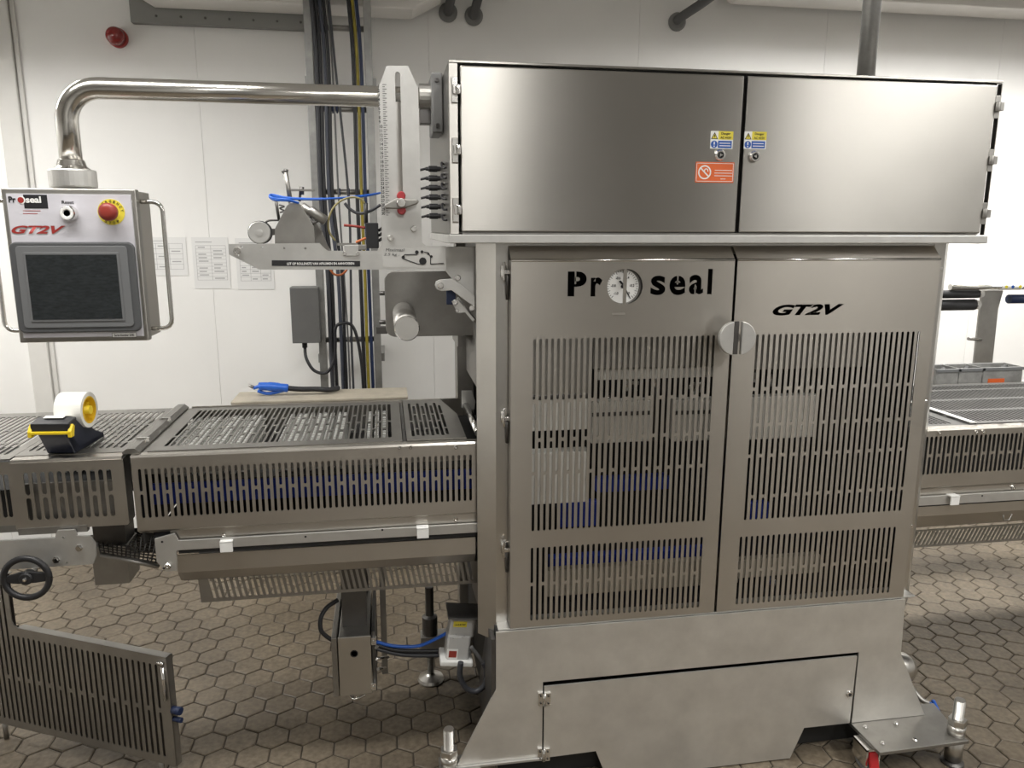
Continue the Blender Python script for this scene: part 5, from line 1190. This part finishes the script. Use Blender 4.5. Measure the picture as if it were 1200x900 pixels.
def rows_guard(xa, xb, z):
    hs = []
    n = int((xb-xa-0.04)/0.0165)
    for i in range(n):
        x = xa+0.02+0.0165*i
        for ya, yb in ((OY+0.06, OY+0.2), (OY+0.22, OY+0.36), (OY+0.38, OY+0.52), (OY+0.54, OB-0.03)): hs.append(slot(x, ya, yb, 0.009))
    return sheet('top_guard', [(xa, OY+0.036), (xb, OY+0.036), (xb, OB), (xa, OB)], hs, 0.003, (0, 0, z), (1, 0, 0), (0, 1, 0), 'mesh_steel', oc_)
rows_guard(x0, sx-0.012, OZ-0.002); rows_guard(sx+0.012, x1, OZ+0.002)
MB().box(sx-0.012, sx+0.012, OY+0.036, OB, OZ+0.004, OZ+0.008).build('joint_strip', 'blasted_plate', oc_)
MB().box(x0, x1, OY+0.06, OB-0.03, 0.9, 0.925).build('belt', 'interior_dark', oc_)
MB().box(x0, x1, OY+0.04, OY+0.046, zg0, OZ-0.03).build('inner_plate', 'interior_dark', oc_)  # dark plate added so the guard looks shaded inside its slots
g = MB()
for i in range(int((x1-x0)/0.05)):
    for j in range(4):
        x = x0+0.05*i+(0.02 if j % 2 else 0); g.box(x, x+0.03, OY+0.2+0.16*j, OY+0.225+0.16*j, OZ-0.014, OZ-0.006)
tag(g.build('belt_links', 'link_white', oc_), kind='stuff')
zr1, zr0 = at(1140, 578.5, OY).z, at(1140, 589, OY).z
MB().box(x0, x1, OY+0.012, OY+0.02, zr0-0.012, zg0-0.01).build('side_frame', 'guard_steel', oc_)
MB().box(x0, x1, OY-0.002, OY+0.006, zr0, zr1).build('edge_rail', 'blasted_plate', oc_, bevel=0.001)
MB().box(x0, x1, OY+0.006, OY+0.010, zr0-0.006, zr0-0.001).build('shadow_gap', 'gasket', oc_)
p = at(1118, 586, OY-0.01); MB().box(p.x-0.016, p.x+0.016, OY-0.016, OY-0.011, p.z-0.016, p.z+0.014).box(p.x-0.017, p.x+0.017, OY-0.016, OY+0.01, p.z+0.011, p.z+0.016).build('white_clip', 'ink_white', oc_, bevel=0.001)
screw(at(1187, 571, OY+.012), 0.008, oc_, 'screw', 'chrome'); MB().lathe([(0.003, 0), (0.003, 0.0006)], at(1151, 581, OY-0.002), 'Y', 10).build('rivet_hole', 'gasket', oc_)
zt0 = at(1140, 602, OY).z; zt2 = at(1140, 614, OY+.03).z
MB().yz([(OY+0.004, zr0-0.006), (OY+0.004, zt0), (OY+0.03, zt2), (OY+0.034, zt2), (OY+0.008, zt0+0.001), (OY+0.008, zr0-0.006)], x0, x1).build('lower_tray', 'guard_steel', oc_)
q = at(1178, 606, OY+.012); MB().tube([V(q.x-0.013, OY+.008, q.z+0.01), V(q.x-0.011, OY+.006, q.z-0.008), V(q.x+0.011, OY+.006, q.z-0.008), V(q.x+0.02, OY+.008, q.z+0.012)], 0.002, 6).build('wire_hook', 'dull_steel', oc_)
zq1, zq0 = at(1140, 617, OY+.06).z, at(1140, 637, OY+.06).z
hs = []
for i in range(110):
    x = x0+0.012+0.0155*i
    if x+0.04 < x1: hs.append([(x, zq0+0.008), (x+0.008, zq0+0.008), (x+0.03, zq1-0.006), (x+0.022, zq1-0.006)])
sheet('under_guard', [(x0, zq0), (x1, zq0), (x1, zq1), (x0, zq1)], hs, 0.003, (0, OY+0.06, 0), (1, 0, 0), (0, 0, 1), 'dull_steel', oc_)
MB().box(x0, x1, OY+0.04, OB-0.1, zt2-0.003, zt2).build('tray_floor', 'interior_dark', oc_)
MB().box(x0, x1, OB, OB+0.004, 0.75, OZ+0.004).build('rear_guard', 'guard_steel', oc_)
for x in (3.25,): 
    for y in (OY+0.1, OB-0.1): MB().box(x-0.03, x+0.03, y-0.03, y+0.03, 0.0, zt2).build('leg', 'dull_steel', oc_, bevel=0.003)
# bins standing along the outfeed's rear edge
WYb = 0.806
for k, (pa_, pb_, lab) in enumerate(((1098, 1122, 'clear plastic parts bin nearest the machine post'), (1124, 1150, 'clear plastic parts bin between the other two'), (1152, 1196, 'clear plastic parts bin with an orange label'))):
    a = at(pa_, 432+(1-k)*1.0, WYb); b = at(pb_, 455-k*1.2, WYb)
    zb_ = b.z-0.01
    t = thing('parts_bin', lab, 'bin', ((a.x+b.x)/2, WYb+0.06, zb_), 'bins behind the outfeed')
    MB().box(a.x, b.x, WYb, WYb+0.004, zb_, a.z).box(a.x, b.x, WYb+0.096, WYb+0.1, zb_, a.z).box(a.x, a.x+0.004, WYb+0.004, WYb+0.096, zb_, a.z).box(b.x-0.004, b.x, WYb+0.004, WYb+0.096, zb_, a.z).box(a.x, b.x, WYb, WYb+0.1, zb_-0.004, zb_).build('walls', 'bin_grey', t)
    MB().box(a.x-0.004, b.x+0.004, WYb-0.006, WYb, a.z-0.012, a.z).box(a.x-0.004, b.x+0.004, WYb+0.1, WYb+0.106, a.z-0.012, a.z).build('rim', 'grey_plastic', t)
    MB().tube([V(a.x+0.02, WYb+0.03, zb_+0.02), V(b.x-0.02, WYb+0.07, a.z-0.01)], 0.012, 8).build('contents', 'interior_dark', t)
    if k == 2:
        c0_ = at(1158, 444, WYb-.001); c1_ = at(1176, 452, WYb-.001); MB().box(c0_.x, c1_.x, WYb-0.002, WYb, c1_.z, c0_.z).build('orange_label', 'sign_orange', t)
o = MB().box(1.72, 3.3, WYb-0.015, WYb+0.105, at(1140, 456, WYb).z-0.035, at(1140, 456, WYb).z-0.012).box(3.2, 3.26, WYb+0.02, WYb+0.09, 0.0, at(1140, 456, WYb).z-0.035).box(1.9, 1.96, WYb+0.02, WYb+0.09, 0.0, at(1140, 456, WYb).z-0.035).build('bin_shelf', 'guard_steel', bevel=0.002); tag(o, 'narrow steel shelf carrying the bins behind the outfeed', 'shelf')
# printer stand behind the outfeed
SYb = 1.2
def bb(px, py, Y=SYb): return at(px, py, Y)
t = thing('roller_stand', 'grey steel stand with black rollers behind the outfeed conveyor', 'roller stand', (bb(1155, 430).x, SYb, 0.0))
MB().xz([(bb(1151, 340).x, bb(1151, 340).z), (bb(1176, 340).x, bb(1176, 340).z), (bb(1170, 362).x, bb(1170, 362).z), (bb(1163, 428).x, bb(1163, 428).z), (bb(1141, 430).x, bb(1141, 430).z)], SYb, SYb+0.012).build('side_plate', 'dull_steel', t, bevel=0.002)
MB().box(bb(1100, 430).x, bb(1164, 430).x, SYb-0.02, SYb+0.06, bb(1140, 432.5).z, bb(1140, 428.5).z).build('foot_bar', 'dark_steel', t)
MB().box(2.38, 2.43, SYb, SYb+0.05, 0.0, bb(1140, 432).z).box(3.4, 3.45, SYb, SYb+0.05, 0.0, bb(1140, 338).z).build('leg', 'dull_steel', t)
z_ = bb(1150, 335.5).z; MB().cyl(V(bb(1108, 335).x, SYb-0.03, z_), V(3.5, SYb-0.03, z_), 0.014, 16).build('top_tube', 'polished_tube', t)
tube_lab = MB().cyl(V(bb(1166, 335).x, SYb-0.03, z_), V(bb(1190, 335).x, SYb-0.03, z_), 0.0155, 16).build('sticker', 'ink_white', t)
for px, m_ in ((1170.5, 'sign_yellow'), (1178, 'sign_blue'), (1186.5, 'sign_yellow')):
    q = V(bb(px, 335).x, SYb-0.0458, z_); MB().xz(arc(q.x, q.z, 0.008, 0, 360, 12)[:-1], q.y-0.001, q.y).build('sticker_symbol', m_, t)
for (px, py, r, L_) in ((1141, 357, 0.026, 0.3), (1146, 344.5, 0.019, 0.25)):
    c_ = bb(px, py, SYb-0.02)
    MB().cyl(c_-V(L_, 0, 0), c_, r, 20).build('roller', 'black_rubber', t)
    MB().lathe([(r*0.95, 0.0), (r*0.95, 0.006), (r*0.55, 0.008), (r*0.5, 0.002)], c_, 'X', 20).build('roller_end', 'chrome', t)
    MB().xz(arc(c_.x+0.012, c_.z, r*0.8, 0, 360, 14)[:-1], c_.y-0.012, c_.y-0.006).build('roller_clamp', 'chrome', t)
MB().cyl(bb(1135, 397, SYb-.06), bb(1149, 398, SYb), 0.008, 10).build('peg', 'dull_steel', t)
c_ = bb(1178, 350); MB().cyl(V(c_.x, SYb-0.02, c_.z), V(3.5, SYb-0.02, c_.z-0.004), 0.021, 16).build('blue_tube', 'cable_navy', t)
